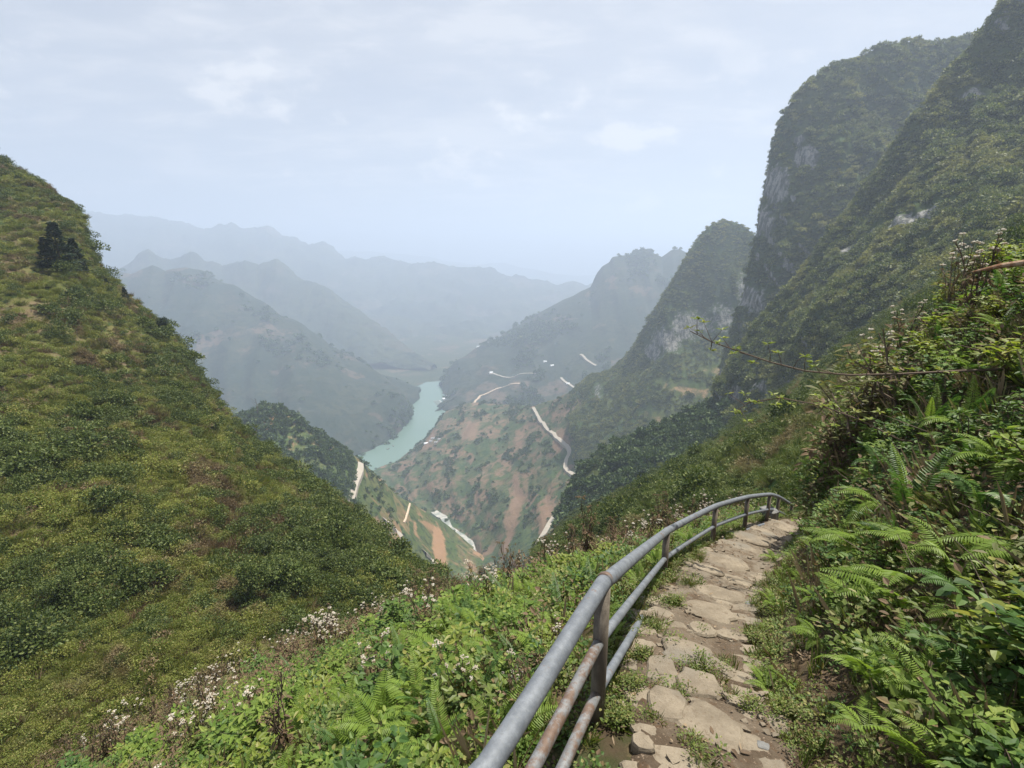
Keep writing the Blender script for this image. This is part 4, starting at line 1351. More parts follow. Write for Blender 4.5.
def fern(x, y, scl, kinds, nf, label, group=None, az=None, aspread=math.pi, z=None):
    if z is None:
        z = float(gz(x, y)[0])
    r = empty('fern', (x, y, z - 0.01), 0)
    r.scale = (scl, scl, scl)
    for i in range(nf):
        k = FROND[random.choice(kinds)]
        a = (az if az is not None else 0) + (2 * (i + 0.5) / nf - 1) * aspread + random.uniform(-.2, .2)
        child('frond', random.choice(k), r, (random.uniform(-.2, .12), random.uniform(-.15, .15), a), random.uniform(0.75, 1.12))
    return tag(r, label, 'fern', group)


# ---- individually placed ferns
taken = []


def fern_at(px, py, scl, kinds, nf, label, az=None, aspread=math.pi, up=0.0, group='ferns on the bank'):
    h = ghit(px, py)
    if h is None:
        print('fern misses', px, py)
        return
    taken.append((h[0], h[1], 0.24 * scl))
    if az is not None:
        taken.append((h[0] - 0.25 * scl, h[1] - 0.1, 0.2 * scl))
    fern(h[0], h[1], scl * 1.0, kinds, nf, label, group, az, aspread)


L_ = 0.5 * math.pi  # fronds point along +Y turned by the azimuth: +L_ is to the left of the picture
BANKF = [
    (905, 520, 1.1, ['upright', 'dark'], 8, 'tall upright dark green fern high in the middle of the bank', None, math.pi),
    (884, 512, 0.95, ['bright'], 4, 'arching bright fern left of the tall upright fern', L_, 0.7),
    (868, 548, 0.9, ['flat', 'bright'], 5, 'low spreading yellow-green fern with level fronds below the arching fern', L_, 0.9),
    (905, 590, 0.9, ['flat', 'bright'], 4, 'bright fern with two fronds pointing to the path in mid bank', L_, 0.6),
    (1030, 545, 1.05, ['flat'], 3, 'large pale frond fern reaching in from the frame edge', L_, 0.35),
    (985, 512, 0.9, ['dark'], 5, 'dark fern in the shade above the large pale frond', None, math.pi),
    (930, 545, 0.75, ['bright', 'flat'], 5, 'bright small fern between the upright fern and the large pale frond', L_, 1.2),
    (822, 508, 0.85, ['flat'], 3, 'fern whose lit frond hangs over the far bend of the path', L_, 0.4),
    (842, 470, 0.8, ['bright'], 5, 'small arching fern near the bank edge above the path bend', L_, 1.4),
    (925, 440, 1.0, ['upright'], 6, 'upright fern under the bare horizontal branch', None, math.pi),
    (905, 668, 0.6, ['flat'], 4, 'small fern low on the bank above the white flowers', L_, 0.8),
    (868, 735, 0.55, ['flat', 'bright'], 6, 'small yellow-green fern at the bottom of the bank', None, math.pi),
    (915, 715, 0.5, ['bright'], 6, 'small bright fern beside the yellow-green fern at the bottom of the bank', None, math.pi),
    (820, 640, 0.5, ['bright'], 5, 'little fern at the path edge below the bank shrubs', L_, 1.4),
    (965, 610, 0.8, ['dark', 'flat'], 5, 'dark fern below the large pale frond', L_, 1.2),
    (985, 690, 0.6, ['dark'], 6, 'dark fern in deep shade at the lower right of the bank', None, math.pi),
    (965, 430, 0.9, ['bright', 'upright'], 6, 'bright fern high on the bank right of the upright fern under the branch', None, math.pi),
    (1005, 470, 0.9, ['bright'], 5, 'arching fern at the frame edge above the dark fern', L_, 1.6),
    (860, 430, 0.8, ['bright'], 5, 'pale fern among leaves at the top left of the bank', L_, 1.6),
    (775, 560, 0.45, ['bright'], 5, 'little fern on the right path edge near the far bend', None, math.pi),
    (768, 690, 0.42, ['bright'], 6, 'little bright fern on the right path edge opposite the thin tilted slab', None, math.pi),
]
for q in BANKF:
    fern_at(*q[:5], q[5], q[6], q[7])
SLOPEF = [
    (445, 668, 1.0, 'large bright fern on the slope left of the first railing post'),
    (385, 735, 0.9, 'bright yellow-green fern on the slope at the lower middle'),
    (345, 755, 0.8, 'yellow-green fern cut by the bottom edge of the picture'),
    (350, 700, 0.85, 'yellow-green fern with upright tip above the two at the bottom edge'),
    (420, 715, 0.8, 'bright fern between the lower-middle fern and the railing'),
    (440, 752, 0.7, 'small bright fern close under the lowest end of the railing'),
    (475, 628, 0.8, 'bright fern on the slope just left of the first post top'),
    (505, 606, 0.75, 'bright fern farther down, left of the rail between first and second posts'),
    (400, 660, 0.8, 'bright fern left of the large fern'),
    (540, 580, 0.7, 'bright fern just beyond the rail between first and second posts'),
    (300, 745, 0.8, 'green fern left of the bottom-edge fern'),
    (585, 570, 0.6, 'small bright fern beyond the top rail before the second post'),
    (640, 585, 0.55, 'small fern inside the railing bay next to the second post'),
    (690, 545, 0.55, 'light green fern tuft at the foot of the third railing post'),
    (720, 535, 0.5, 'light green fern tuft between third and fourth posts'),
    (655, 565, 0.5, 'light green fern beside the second railing post'),
    (610, 640, 0.4, 'small fern between path and the rail after the first post'),
]
for px, py, s, lb in SLOPEF:
    fern_at(px, py, s, ['bright', 'bright', 'upright'], 7, lb, None, math.pi, group='bright ferns on the slope below the railing')

# ---- the many shrubs and weeds, spread over the slope and the bank


def free(x, y, r):
    for a, b, c in taken:
        if (a - x)**2 + (b - y)**2 < (max(r, c))**2:
            return False
    return True


def region(x, y, pd):
    d = math.hypot(x, y)
    if pd < 0:
        if pd > -1.8:
            return 'close below the railing'
        return 'lower on the slope left of the railing' if d < 6.5 else 'along the far crest of the slope'
    if pd < 1.0:
        return 'at the foot of the bank along the path'
    return 'up on the bank right of the path'


KIND_LABEL = {
    'bright': ('bright green broad-leaved shrub', 'leafy_shrub', 'shrub'),
    'deep': ('dark glossy green leafy shrub', 'leafy_shrub', 'shrub'),
    'yellow': ('yellow-green young leafy plant', 'leafy_plant', 'plant'),
    'olive': ('olive green fine-leaved shrub', 'leafy_shrub', 'shrub'),
    'withered': ('brown withered upright shrub', 'withered_shrub', 'shrub'),
    'flowering': ('tall weed with white flower heads', 'flowering_weed', 'weed'),
    'seeding': ('dry brown weed gone to seed', 'dry_weed', 'weed'),
}


def spread(n, box, chooser, rmin, smin, smax, tries=40, seed=0):
    rng = random.Random(seed)
    done = 0
    for _ in range(n * tries):
        if done >= n:
            break
        x, y = rng.uniform(box[0], box[1]), rng.uniform(box[2], box[3])
        pd = float(path_dist(x, y)[0][0])
        z = float(gz(x, y)[0])
        px, py, dep = project(np.array([x, y, z + 0.2]))
        if dep < 1.1 or not (-40 < px < 1070 and py < 815):
            continue
        k = chooser(x, y, pd, px, py, dep, rng)
        if k is None:
            continue
        s = rng.uniform(smin, smax)
        if k in ('flowering', 'seeding'):
            s = rng.uniform(0.7, 1.2)
        lim = 0.62 + (0.1 if pd > 0 else 0.05)
        if abs(pd) < lim:
            continue
        if pd > 1:
            s *= 1.3 if dep > 3.2 else 0.8
        if abs(pd) < 1.0:
            s *= 0.6
        if pd < 0 and pd > -1.3:
            s *= 0.75
        if not free(x, y, rmin * s):
            continue
        taken.append((x, y, rmin * s))
        PEND.append((s / dep, k, x, y, s, rng.uniform(0, 6.28), pd, rng.randrange(60)))
        done += 1
    print('spread', n, done)


PEND = []


def ch_slope_near(x, y, pd, px, py, dep, r):
    if pd > -0.6 or dep > 6.8:
        return None
    q = float(perlin(np.array([x * .6, y * .6, 1.0]))) + r.gauss(0, .16)
    if q > 0.28:
        return 'deep'
    if q > 0.02:
        return 'bright'
    if q > -0.16:
        return 'yellow'
    return r.choice(['olive', 'flowering', 'seeding', 'withered'])


def ch_crest(x, y, pd, px, py, dep, r):
    if pd > -0.9 or dep < 4.2 or dep > 14:
        return None
    q = float(perlin(np.array([x * .5, y * .5, 7.0]))) + r.gauss(0, .14) - 0.02 * (dep - 6) - 0.12
    if q > 0.24:
        return r.choice(['bright', 'deep', 'olive'])
    if q > -0.02:
        return r.choice(['flowering', 'withered', 'olive', 'seeding'])
    return r.choice(['flowering', 'flowering', 'seeding', 'seeding', 'withered', 'withered', 'olive'])


def ch_bank(x, y, pd, px, py, dep, r):
    if pd < 0.6 or dep > 11:
        return None
    q = float(perlin(np.array([x * .7, y * .7, 4.0]))) + r.gauss(0, .18)
    if pd < 1.1:
        return r.choice(['deep', 'bright', 'deep'])
    if q > 0.2:
        return 'deep'
    if q > -0.12:
        return r.choice(['bright', 'bright', 'yellow', 'olive'])
    return r.choice(['olive', 'yellow', 'yellow', 'withered'])


def spread_ferns(n, box, test, smin, smax, kinds, rmin, seed, what, group):
    rng = random.Random(seed)
    done = 0
    for _ in range(n * 60):
        if done >= n:
            break
        x, y = rng.uniform(box[0], box[1]), rng.uniform(box[2], box[3])
        pd = float(path_dist(x, y)[0][0])
        px, py, dep = project(np.array([x, y, float(gz(x, y)[0]) + .1]))
        if dep < 1.2 or not (-30 < px < 1060 and py < 805) or not test(x, y, pd, dep, rng):
            continue
        s = rng.uniform(smin, smax)
        if not free(x, y, rmin * s):
            continue
        taken.append((x, y, rmin * s))
        rg = region(x, y, pd)
        fern(x, y, s, kinds, rng.choice([5, 6, 7]), what + ' ' + rg, group + ' ' + rg)
        done += 1
    print('ferns', n, done)


spread_ferns(95, (-6, 2.5, 0.6, 7.5), lambda x, y, pd, d, r: -5.5 < pd < -0.75 and d < 7.5 and float(perlin(np.array([x * .55, y * .55, 21.0]))) + r.gauss(0, .1) > -0.02, 0.38, 0.72, ['bright', 'bright', 'upright'], 0.2, 31, 'bright yellow-green fern', 'bright ferns')
spread_ferns(60, (1.4, 8, 1.0, 8.5), lambda x, y, pd, d, r: pd > 0.95, 0.4, 0.85, ['bright', 'dark', 'flat', 'upright'], 0.24, 32, 'arching green fern', 'arching ferns')
spread(330, (-7.5, 2.5, 0.6, 7), ch_slope_near, 0.22, 0.65, 1.25, seed=1)
spread(470, (-14, 5.5, 3.0, 13.5), ch_crest, 0.18, 0.7, 1.2, seed=2)
spread(460, (1.2, 8.2, 0.9, 9), ch_bank, 0.175, 0.65, 1.3, seed=3)
PEND.sort(key=lambda q: -q[0])
cnt, rest = {}, []
for q in PEND:
    _, k, x, y, s, rz, pd, v = q
    lb, nm, cat = KIND_LABEL[k]
    cnt[nm] = cnt.get(nm, 0) + 1
    if cnt[nm] > 290:
        if k in SHRUB:
            rest.append(q)
        continue
    pool = (SHRUB if k in SHRUB else WEED)[k]
    if k == 'flowering' and cnt[nm] <= 14:
        pool = HERO
    rg = region(x, y, pd)
    place(nm, pool[v % len(pool)], x, y, s, rz, lb + ' ' + rg, cat, '%ss %s' % (lb, rg))
print(cnt, len(rest))
if rest:
    objs, order = [], {}
    for k in ('bright', 'deep', 'olive', 'yellow', 'withered'):
        order[k] = len(objs)
        nm, me = SHRUB[k][0][1]
        o = bpy.data.objects.new('abcde'[len(objs)] + '_shrub', me)
        objs.append(o)
    lib_rest = library('far shrubs', objs)
    rr_ = random.Random(99)
    for _ in range(900):  # the bank goes on to the right of the picture
        x_, y_ = rr_.uniform(1.6, 11.5), rr_.uniform(-0.8, 8)
        pj = project(np.array([x_, y_, float(gz(x_, y_)[0]) + .3]))
        if (pj[2] < 0.3 or pj[0] > 1075) and path_dist(x_, y_)[0][0] > 0.9:
            rest.append((0, rr_.choice(['bright', 'deep', 'olive', 'yellow', 'deep']), x_, y_, rr_.uniform(.7, 1.3)))
    xy = np.array([(q[2], q[3]) for q in rest])
    scatter('shrubbery', lib_rest, np.stack([xy[:, 0], xy[:, 1], gz(xy[:, 0], xy[:, 1]) - .02], 1), np.array([q[4] for q in rest]), np.array([order.get(q[1], 0) for q in rest]), label='leafy shrubs far down the slope and along the bank, too many to tell apart', cat='shrubs')

# taller growth where the bank ends at the bend of the path
for i, (px, py, k, s, lb) in enumerate([(806, 500, 'olive', 1.7, 'tall olive shrub at the end of the bank over the path bend'), (815, 485, 'withered', 1.8, 'tall brown withered shrub at the end of the bank over the path bend'), (826, 470, 'bright', 1.6, 'bright tall shrub behind the withered one at the end of the bank'),
                                        (822, 505, 'deep', 1.4, 'dark shrub under the tall olive one at the end of the bank'), (840, 455, 'olive', 1.7, 'olive shrub highest at the left end of the bank'), (835, 490, 'withered', 1.6, 'brown shrub right of the bright one at the end of the bank'),
                                        (850, 440, 'withered', 1.8, 'brown withered shrub under the lower drooping twig'), (802, 515, 'bright', 1.1, 'bright low shrub on the very corner of the bank at the path bend'), (865, 425, 'olive', 1.6, 'olive shrub under the long bare branch')]):
    h = ghit(px, py)
    for k2 in range(0, 120, 4):
        if h is not None and h[1] < 9.5 and path_dist(h[0], h[1])[0][0] > 0.55:
            break
        h = ghit(px + k2 * .3, py + k2)
    if h is None:
        continue
    place(KIND_LABEL[k][1], SHRUB[k][i % 2], h[0], h[1], s, i * 1.3, lb, 'shrub', 'tall shrubs at the end of the bank')

rngb = random.Random(12)
for i in range(13):
    k = rngb.randrange(165, 212)
    o = rngb.uniform(.62, 1.25)
    kk = ['withered', 'olive', 'bright', 'olive', 'yellow', 'deep'][i % 6]
    lb = {'withered': 'tall brown withered bush', 'olive': 'tall olive bush', 'bright': 'tall bright green bush', 'yellow': 'tall yellow-green bush', 'deep': 'tall dark green bush'}[kk] + ' on the right of the path just before the bend'
    place('leafy_bush' if kk != 'withered' else 'withered_bush', SHRUB[kk][i % 2], PC[k, 0] + PT[k, 1] * o, PC[k, 1] - PT[k, 0] * o, rngb.uniform(1.7, 2.7), i * 1.7, lb, 'bush', 'tall bushes before the path bend')

# white-flowered weeds that stand out against the mountain on top of the bank, and in the lower left
for px, py, s, lb in [(872, 372, 1.15, 'cluster of tall weeds with pale flower heads standing on the bank against the dark mountain'),
                      (945, 330, 1.2, 'tallest pale-flowered weed at the upper right against the mountain'),
                      (968, 326, 1.1, 'pale-flowered weed beside the tallest one at the upper right'),
                      (900, 366, 1.0, 'pale-flowered weed right of the tall cluster on the bank'),
                      (850, 385, 0.9, 'thin weed with few flower heads left of the tall cluster on the bank')]:
    # walk up the bank until the pixel meets ground
    h = None
    for k in range(0, 160, 4):
        h = ghit(px, py + k)
        if h is not None:
            break
    if h is not None:
        place('flowering_weed', HERO[int(px) % 2], h[0], h[1], s * 1.35, random.uniform(0, 6), lb, 'weed', 'pale-flowered weeds on top of the bank')

# ---- low ground cover: nobody could count it
def sprig(name, seed, n, h, ls, mat):
    rng = np.random.default_rng(seed)
    b = MB()
    a = rng.uniform(0, 6.28, n)
    r = rng.uniform(0.01, 0.10, n)
    pos = np.stack([r * np.cos(a), r * np.sin(a), rng.uniform(0.0, h, n)], 1)
    out = np.stack([np.cos(a), np.sin(a), rng.uniform(-.1, .7, n)], 1)
    b.leaves(pos, out, UP + 0.4 * rnd_unit(n, rng), ls * rng.uniform(.6, 1.2, n), ls * .55 * rng.uniform(.8, 1.2, n), .2, .1)
    return b.build(name, mat, link=False)


def fernlet(name, seed):
    rng = np.random.default_rng(seed)
    me = []
    b = MB()
    for i in range(5):
        src = random.choice(FROND['bright'])
        co = np.empty(len(src.vertices) * 3)
        src.vertices.foreach_get('co', co)
        co = co.reshape(-1, 3) * 0.55
        a = i * 1.26 + rng.uniform(-.3, .3)
        R = np.array(Matrix.Rotation(a, 3, 'Z'))
        b.add(co @ R.T, [tuple(p.vertices) for p in src.polygons])
    return b.build(name, m_fern, link=False)


lib_ground = library('ground cover', [sprig('a_sprig_%d' % i, 80 + i, 40, 0.16, 0.034, m_gcov) for i in range(3)] +
                     [sprig('b_sprig_%d' % i, 84 + i, 36, 0.18, 0.038, m_deep) for i in range(2)] +
                     [tuft_mesh('c_tuft', m_gcov, 34, 0.20, 88, 0.07, 0.007), tuft_mesh('d_tuft', m_straw, 30, 0.2, 89, 0.09, 0.005),
                      sprig('e_sprig', 90, 34, 0.15, 0.034, m_olive), sprig('f_dead', 92, 26, 0.05, 0.035, m_litter), fernlet('g_fernlet', 3), sprig('h_dry', 93, 30, 0.2, 0.04, m_drylf)])
N = 78000
x = RNG.uniform(-16.5, 12.5, N)
y = RNG.uniform(-0.6, 14.5, N)
pd, _ = path_dist(x, y)
zz = gz(x, y)
px, py, dep = project(np.stack([x, y, zz], 1))
ok = ((dep > 0.9) & (px > -350) & (px < 1800) & (py < 1150) | (pd > 0.7) & (x > 1.3) & (y > -0.6)) & (np.hypot(x, y) > 0.8) & ((pd < -0.40) | (pd > 0.42))
keep = (RNG.random(N) < np.clip(6.5 / dep, 0.35, 1)) & ((fbm(np.stack([x, y, 0 * x], 1) / 0.55, 3) + RNG.normal(0, .12, N) > -0.12) | (np.abs(pd) < 1))
ok &= keep & ((pd < 0.9) | (RNG.random(N) < 0.85))
x, y, zz, pd, dep = x[ok], y[ok], zz[ok], pd[ok], dep[ok]
r = RNG.random(len(x))
idx = np.select([r < .34, r < .52, r < .66, r < .76, r < .85, r < .93], [RNG.integers(0, 3, len(x)), RNG.integers(3, 5, len(x)), 5, 6, 7, 8], 9)
bank = pd > 0.9
dryz = fbm(np.stack([x, y, 0 * x], 1) / 1.6 + 3.0, 3) + np.clip((dep - 4.5) / 4, 0, .7)
dryz = (pd < -0.8) & (dryz > 0.10) & (RNG.random(len(x)) < .75)
idx = np.where(dryz, RNG.choice([6, 7, 8, 10, 10], len(x)), idx)
idx = np.where(bank & (RNG.random(len(x)) < 0.35), RNG.choice([8, 6, 10], len(x)), idx)
scl = RNG.uniform(0.6, 1.35, len(x)) * np.where(np.abs(pd) < 0.7, 0.6, 1.0)
scatter('undergrowth', lib_ground, np.stack([x, y, zz - 0.01], 1), scl, idx, 0.25, label='low green undergrowth covering the earth of slope and bank', cat='undergrowth')
# little green tufts in the joints of the path
jx, jy = [], []
for (qx, qy, n, s) in [(700, 676, 26, 20), (676, 650, 6, 8), (654, 690, 5, 8), (650, 722, 5, 10), (672, 700, 6, 10), (730, 665, 6, 10), (700, 634, 4, 8), (725, 700, 5, 12), (622, 722, 30, 12), (628, 690, 24, 10), (640, 660, 26, 10), (655, 630, 26, 8), (672, 605, 24, 8), (690, 585, 20, 8), (770, 560, 12, 8), (765, 590, 20, 8), (752, 640, 22, 8), (762, 680, 24, 8), (752, 712, 12, 8), (703, 762, 10, 14), (690, 745, 6, 14)]:
    for _ in range(n):
        h = ghit(qx + random.gauss(0, s * .6), qy + random.gauss(0, s * .3))
        if h is not None:
            jx.append(h)
for _ in range(1700):
    k = random.randrange(20, 235)
    sd = random.choice([-1, 1])
    o = sd * random.uniform(0.26, 0.48)
    ex = PC[k, 0] + PT[k, 1] * o
    ey = PC[k, 1] - PT[k, 0] * o
    if perlin(np.array([ex * 2.2, ey * 2.2, 5.5])) + (abs(o) - 0.33) * 3 > 0.05:
        jx.append(np.array([ex, ey, float(gz(ex, ey)[0])]))
jx = np.array(jx)
jx[:, 2] += 0.015
scatter('path_weeds', lib_ground, jx, RNG.uniform(.22, .5, len(jx)), RNG.choice([0, 1, 2, 5, 5, 7], len(jx)), 0.25, label='small green tufts growing in the joints of the path', cat='weeds')

# ---- tangle of dead twigs on the bank
tw = MB()
rng = np.random.default_rng(77)
for i in range(300):
    x = rng.uniform(1.6, 7.5)
    y = rng.uniform(1.2, 7.5)
    pdv = path_dist(x, y)[0][0]
    if pdv < 0.9:
        continue
    z = float(gz(x, y)[0])
    a = rng.uniform(0, 6.28)
    ln = rng.uniform(.12, .45)
    e = np.array([math.cos(a), math.sin(a), rng.uniform(-.1, .8)]) * ln
    q = np.array([x, y, z + rng.uniform(0, .12)])
    tw.tube(np.array([q, q + e * .5 + rng.normal(0, .02, 3), q + e]), [.004, .003, .0012], 4, cap=False)
tag(tw.build('dead_twigs', m_twig), 'tangle of thin dead twigs among the bank plants', 'twigs', kind='stuff')

# ---- the long bare branch reaching out over the bank, with tufts of young leaves
d0 = 4.1
bp = [(1060, 366, 3.7), (1024, 368, 3.8), (960, 371, 3.95), (900, 374, 4.05), (850, 375, 4.15), (805, 371, 4.25), (770, 362, 4.35), (738, 351, 4.45), (712, 342, 4.5), (690, 331, 4.55)]
bw = np.array([P(*q) for q in bp])
root_p = bw[0] + np.array([0.5, -0.1, -0.35])
zr = float(gz(root_p[0], root_p[1])[0])
bw = np.concatenate([[np.array([root_p[0] + .2, root_p[1], zr - .05])], [root_p], bw])
br = empty('leafy_branch', tuple(bw[0]))
tag(br, 'long thin bare branch reaching level across the bank with tufts of young yellow-green leaves', 'branch')
b = MB()
b.tube(bw - bw[0], np.linspace(0.014, 0.0035, len(bw)), 7)
rng = np.random.default_rng(8)
tips = []
for k in range(2, len(bw) - 1):
    for j in range(3):
        p0 = bw[k] * (1 - j / 3) + bw[k + 1] * (j / 3)
        e = np.array([rng.normal(-.3, .5), rng.normal(0, .4), rng.uniform(-.6, .9)])
        e *= rng.uniform(.06, .22) / np.linalg.norm(e)
        b.tube(np.array([p0, p0 + e * .5 + rng.normal(0, .01, 3), p0 + e]) - bw[0], [.004, .003, .0015], 4, cap=False)
        tips.append(p0 + e)
for q in [(704, 323, 4.5), (722, 330, 4.45), (690, 328, 4.55)]:
    tips.append(P(*q))
    b.tube(np.array([bw[-2], P(*q)]) - bw[0], [.003, .0015], 4, cap=False)
b.build('stem', m_twig, br)
b = MB()
for q in tips:
    n = 8
    a = rng.uniform(0, 6.28, n)
    out = np.stack([np.cos(a), np.sin(a), rng.uniform(0, .9, n)], 1)
    b.leaves(np.tile(q - bw[0], (n, 1)) + out * .006, out, UP + .3 * rnd_unit(n, rng), rng.uniform(.03, .065, n), rng.uniform(.014, .026, n), .2, .2)
b.build('leaves', m_yell, br)

# second, lower drooping branch
bp = [(900, 440, 4.2), (860, 420, 4.3), (820, 405, 4.4), (780, 398, 4.5), (750, 402, 4.6), (735, 412, 4.65)]
bw = np.array([P(*q) for q in bp])
z0 = float(gz(bw[0][0] + .2, bw[0][1])[0])
bw = np.concatenate([[np.array([bw[0][0] + .25, bw[0][1], min(z0, bw[0][2]) - .03])], bw])
br = empty('leafy_branch', tuple(bw[0]))
tag(br, 'lower drooping twig with sparse yellow-green leaves below the long bare branch', 'branch')
b = MB()
b.tube(bw - bw[0], np.linspace(0.009, 0.003, len(bw)), 6)
tips = list(bw[2:])
for k in range(1, len(bw) - 1):
    for j in range(3):
        p0 = bw[k] * (1 - j / 3) + bw[k + 1] * (j / 3)
        e = np.array([rng.normal(-.4, .4), rng.normal(0, .4), rng.uniform(-.7, .7)])
        e *= rng.uniform(.06, .2) / np.linalg.norm(e)
        b.tube(np.array([p0, p0 + e]) - bw[0], [.003, .0015], 4, cap=False)
        tips.append(p0 + e)
b.build('stem', m_twig, br)
b = MB()
for q in tips:
    n = 7
    a = rng.uniform(0, 6.28, n)
    out = np.stack([np.cos(a), np.sin(a), rng.uniform(-.2, .8, n)], 1)
    b.leaves(np.tile(q - bw[0], (n, 1)) + out * .006, out, UP + .3 * rnd_unit(n, rng), rng.uniform(.03, .06, n), rng.uniform(.014, .026, n), .2, .2)
b.build('leaves', m_yell, br)

# reddish broken wood at the right edge
q0, q1 = P(1075, 275, 4.0), P(972, 272, 4.3)
zz = float(gz(q0[0] + .1, q0[1])[0])
b = MB()
pts = np.array([[q0[0] + .1, q0[1], min(zz, q0[2] - .2) - .05], q0, P(1030, 262, 4.1), P(1000, 266, 4.2), q1])
b.tube(pts - pts[0], [.03, .035, .03, .022, .006], 8)
m_dead = NT('dead_wood')
c = m_dead.mix(m_dead.step(m_dead.noise(20, 5, .7), .4, .6), (0.20, 0.105, 0.06), (0.34, 0.24, 0.17))
tag(b.build('dead_branch', m_dead.surf(c, .9, .1), loc=tuple(pts[0])), 'reddish-brown broken dead branch at the upper right edge above the bank', 'branch')

# ------------------------------------------------------------------ trees one can tell apart
m_conifer = foliage_mat('conifer_needles', (0.012, 0.026, 0.014), (0.018, 0.036, 0.018), (0.026, 0.046, 0.022), trans=0.1)
m_bark = foliage_mat('bark', (0.09, 0.07, 0.05), (0.12, 0.095, 0.07), None, trans=0, rough=.95)


def tree(terr, px, py, hpx, kind, label, group=None, wide=0.36):
    h = hit(terr, px, py)
    if h is None:
        print('tree misses', px, py)
        return
    p0 = np.array(h[0])
    d = project(p0)[2]
    H = hpx * d / F / 0.97
    rng = np.random.default_rng(int(px * 7 + py))
    r = empty('conifer_tree' if kind == 'conifer' else ('bare_tree' if kind == 'bare' else 'broadleaf_tree'), tuple(p0 - [0, 0, .15 * H / 8]))
    tr, cr = MB(), MB()
    if kind == 'bare':
        tr.tube(np.array([[0, 0, 0], [.02 * H, 0, .5 * H], [-.03 * H, .02 * H, H]]), [.025 * H, .018 * H, .006 * H], 6)
        for i in range(9):
            z = rng.uniform(.4, .92) * H
            a = rng.uniform(0, 6.28)
            e = np.array([math.cos(a), math.sin(a), .8]) * rng.uniform(.15, .3) * H
            tr.tube(np.array([[0, 0, z], [e[0] * .5, e[1] * .5, z + e[2] * .4], [e[0], e[1], z + e[2]]]), [.010 * H, .007 * H, .003 * H], 5)
        tr.build('trunk', m_bark, r)
        return tag(r, label, 'tree', group)
    tr.tube(np.array([[0, 0, -.1 * H], [0, 0, .4 * H], [0, 0, .9 * H]]), [.03 * H, .02 * H, .006 * H], 7)
    tr.build('trunk', m_bark, r)
    if kind == 'conifer':
        n = 2200
        z = rng.uniform(.06, 1.0, n)**1.1
        lim = wide * 0.55 * (1.02 - z)**0.85 * (1 + .25 * np.sin(z * 40))
        a = rng.uniform(0, 6.28, n)
        rr = lim * np.sqrt(rng.uniform(.25, 1.1, n))
        lop = 1 + 0.2 * np.sin(a * 2 + 1)
        pos = np.stack([np.cos(a) * rr * lop, np.sin(a) * rr * lop, z], 1) * H
        out = np.stack([np.cos(a), np.sin(a), rng.uniform(-.3, .7, n)], 1)
        cr.leaves(pos, out, UP + .6 * rnd_unit(n, rng), H * rng.uniform(.04, .09, n), H * rng.uniform(.02, .04, n), .2, .1)
        cr.build('crown', m_conifer, r)
    else:
        n = 2400
        cen = rng.normal(0, .14, (6, 3)) * H + np.array([0, 0, .66 * H])
        k = rng.integers(0, 6, n)
        e = rnd_unit(n, rng)
        pos = cen[k] + e * (rng.uniform(.5, 1.05, n) * .2 * H)[:, None]
        cr.leaves(pos, e + .7 * rnd_unit(n, rng), UP + .8 * rnd_unit(n, rng), H * rng.uniform(.03, .065, n), H * rng.uniform(.02, .04, n), .2, .1)
        cr.build('crown', m_conifer if kind == 'dark' else m_scrubd, r)
    return tag(r, label, 'tree', group)


tree('left_slope', 62, 271, 46, 'conifer', 'tallest dark conifer in the middle of the three on the left hillside', 'conifers on the left hillside', .46)
tree('left_slope', 49, 269, 30, 'conifer', 'shorter dark conifer left of the tallest one on the left hillside', 'conifers on the left hillside', .44)
tree('left_slope', 78, 272, 32, 'conifer', 'shorter dark conifer right of the tallest one on the left hillside', 'conifers on the left hillside', .44)
tree('left_slope', 70, 273, 17, 'conifer', 'low dark conifer between the tallest and the right one on the left hillside', 'conifers on the left hillside', .6)
tree('left_slope', 108, 292, 13, 'conifer', 'small dark conifer down the slope from the group of conifers', 'small conifers by the left skyline', .5)
tree('left_slope', 126, 302, 14, 'conifer', 'small dark conifer just inside the left skyline', 'small conifers by the left skyline', .5)
tree('left_slope', 164, 334, 17, 'dark', 'round dark tree leaning out of the left skyline', None)
tree('left_slope', 4, 166, 10, 'bare', 'thin bare tree at the very top of the left hillside')
tree('spur', 258, 416, 18, 'bare', 'bare tree standing on the top of the wooded spur')
for px, py, hp, lb in [(250, 603, 46, 'large bright leafy tree at the bottom of the gully, left of the others'), (285, 590, 34, 'dark leafy tree in the gully right of the large bright one'), (330, 572, 30, 'dark leafy tree higher in the gully against the hillside'),
                       (265, 560, 26, 'small dark leafy tree above the large bright one in the gully'), (365, 560, 26, 'dark leafy tree in the gully near the right skyline'), (300, 545, 22, 'small dark leafy tree in the middle of the hillside gully'),
                       (20, 470, 30, 'dark leafy bush-like tree at the left frame edge on the hillside'), (65, 610, 34, 'dark leafy tree low on the hillside at lower left')]:
    tree('left_slope', px, py, hp, 'broad', lb, 'leafy trees in the gully')

# ------------------------------------------------------------------ houses, jetty far below
t = NT('whitewashed_wall')
m_wall = t.surf(t.mix(t.noise(.3, 3), (0.62, 0.60, 0.56), (0.74, 0.72, 0.68)), .9, .1)
t = NT('grey_tile_roof')
m_roof = t.surf(t.mix(t.noise(.3, 3), (0.22, 0.23, 0.25), (0.34, 0.34, 0.35)), .8, .2)
t = NT('tin_roof')
m_tin = t.surf(t.mix(t.noise(.3, 3), (0.55, 0.57, 0.60), (0.68, 0.69, 0.71)), .5, .3)
t = NT('dark_window')
m_win = t.surf((0.06, 0.07, 0.08), .3, .4)


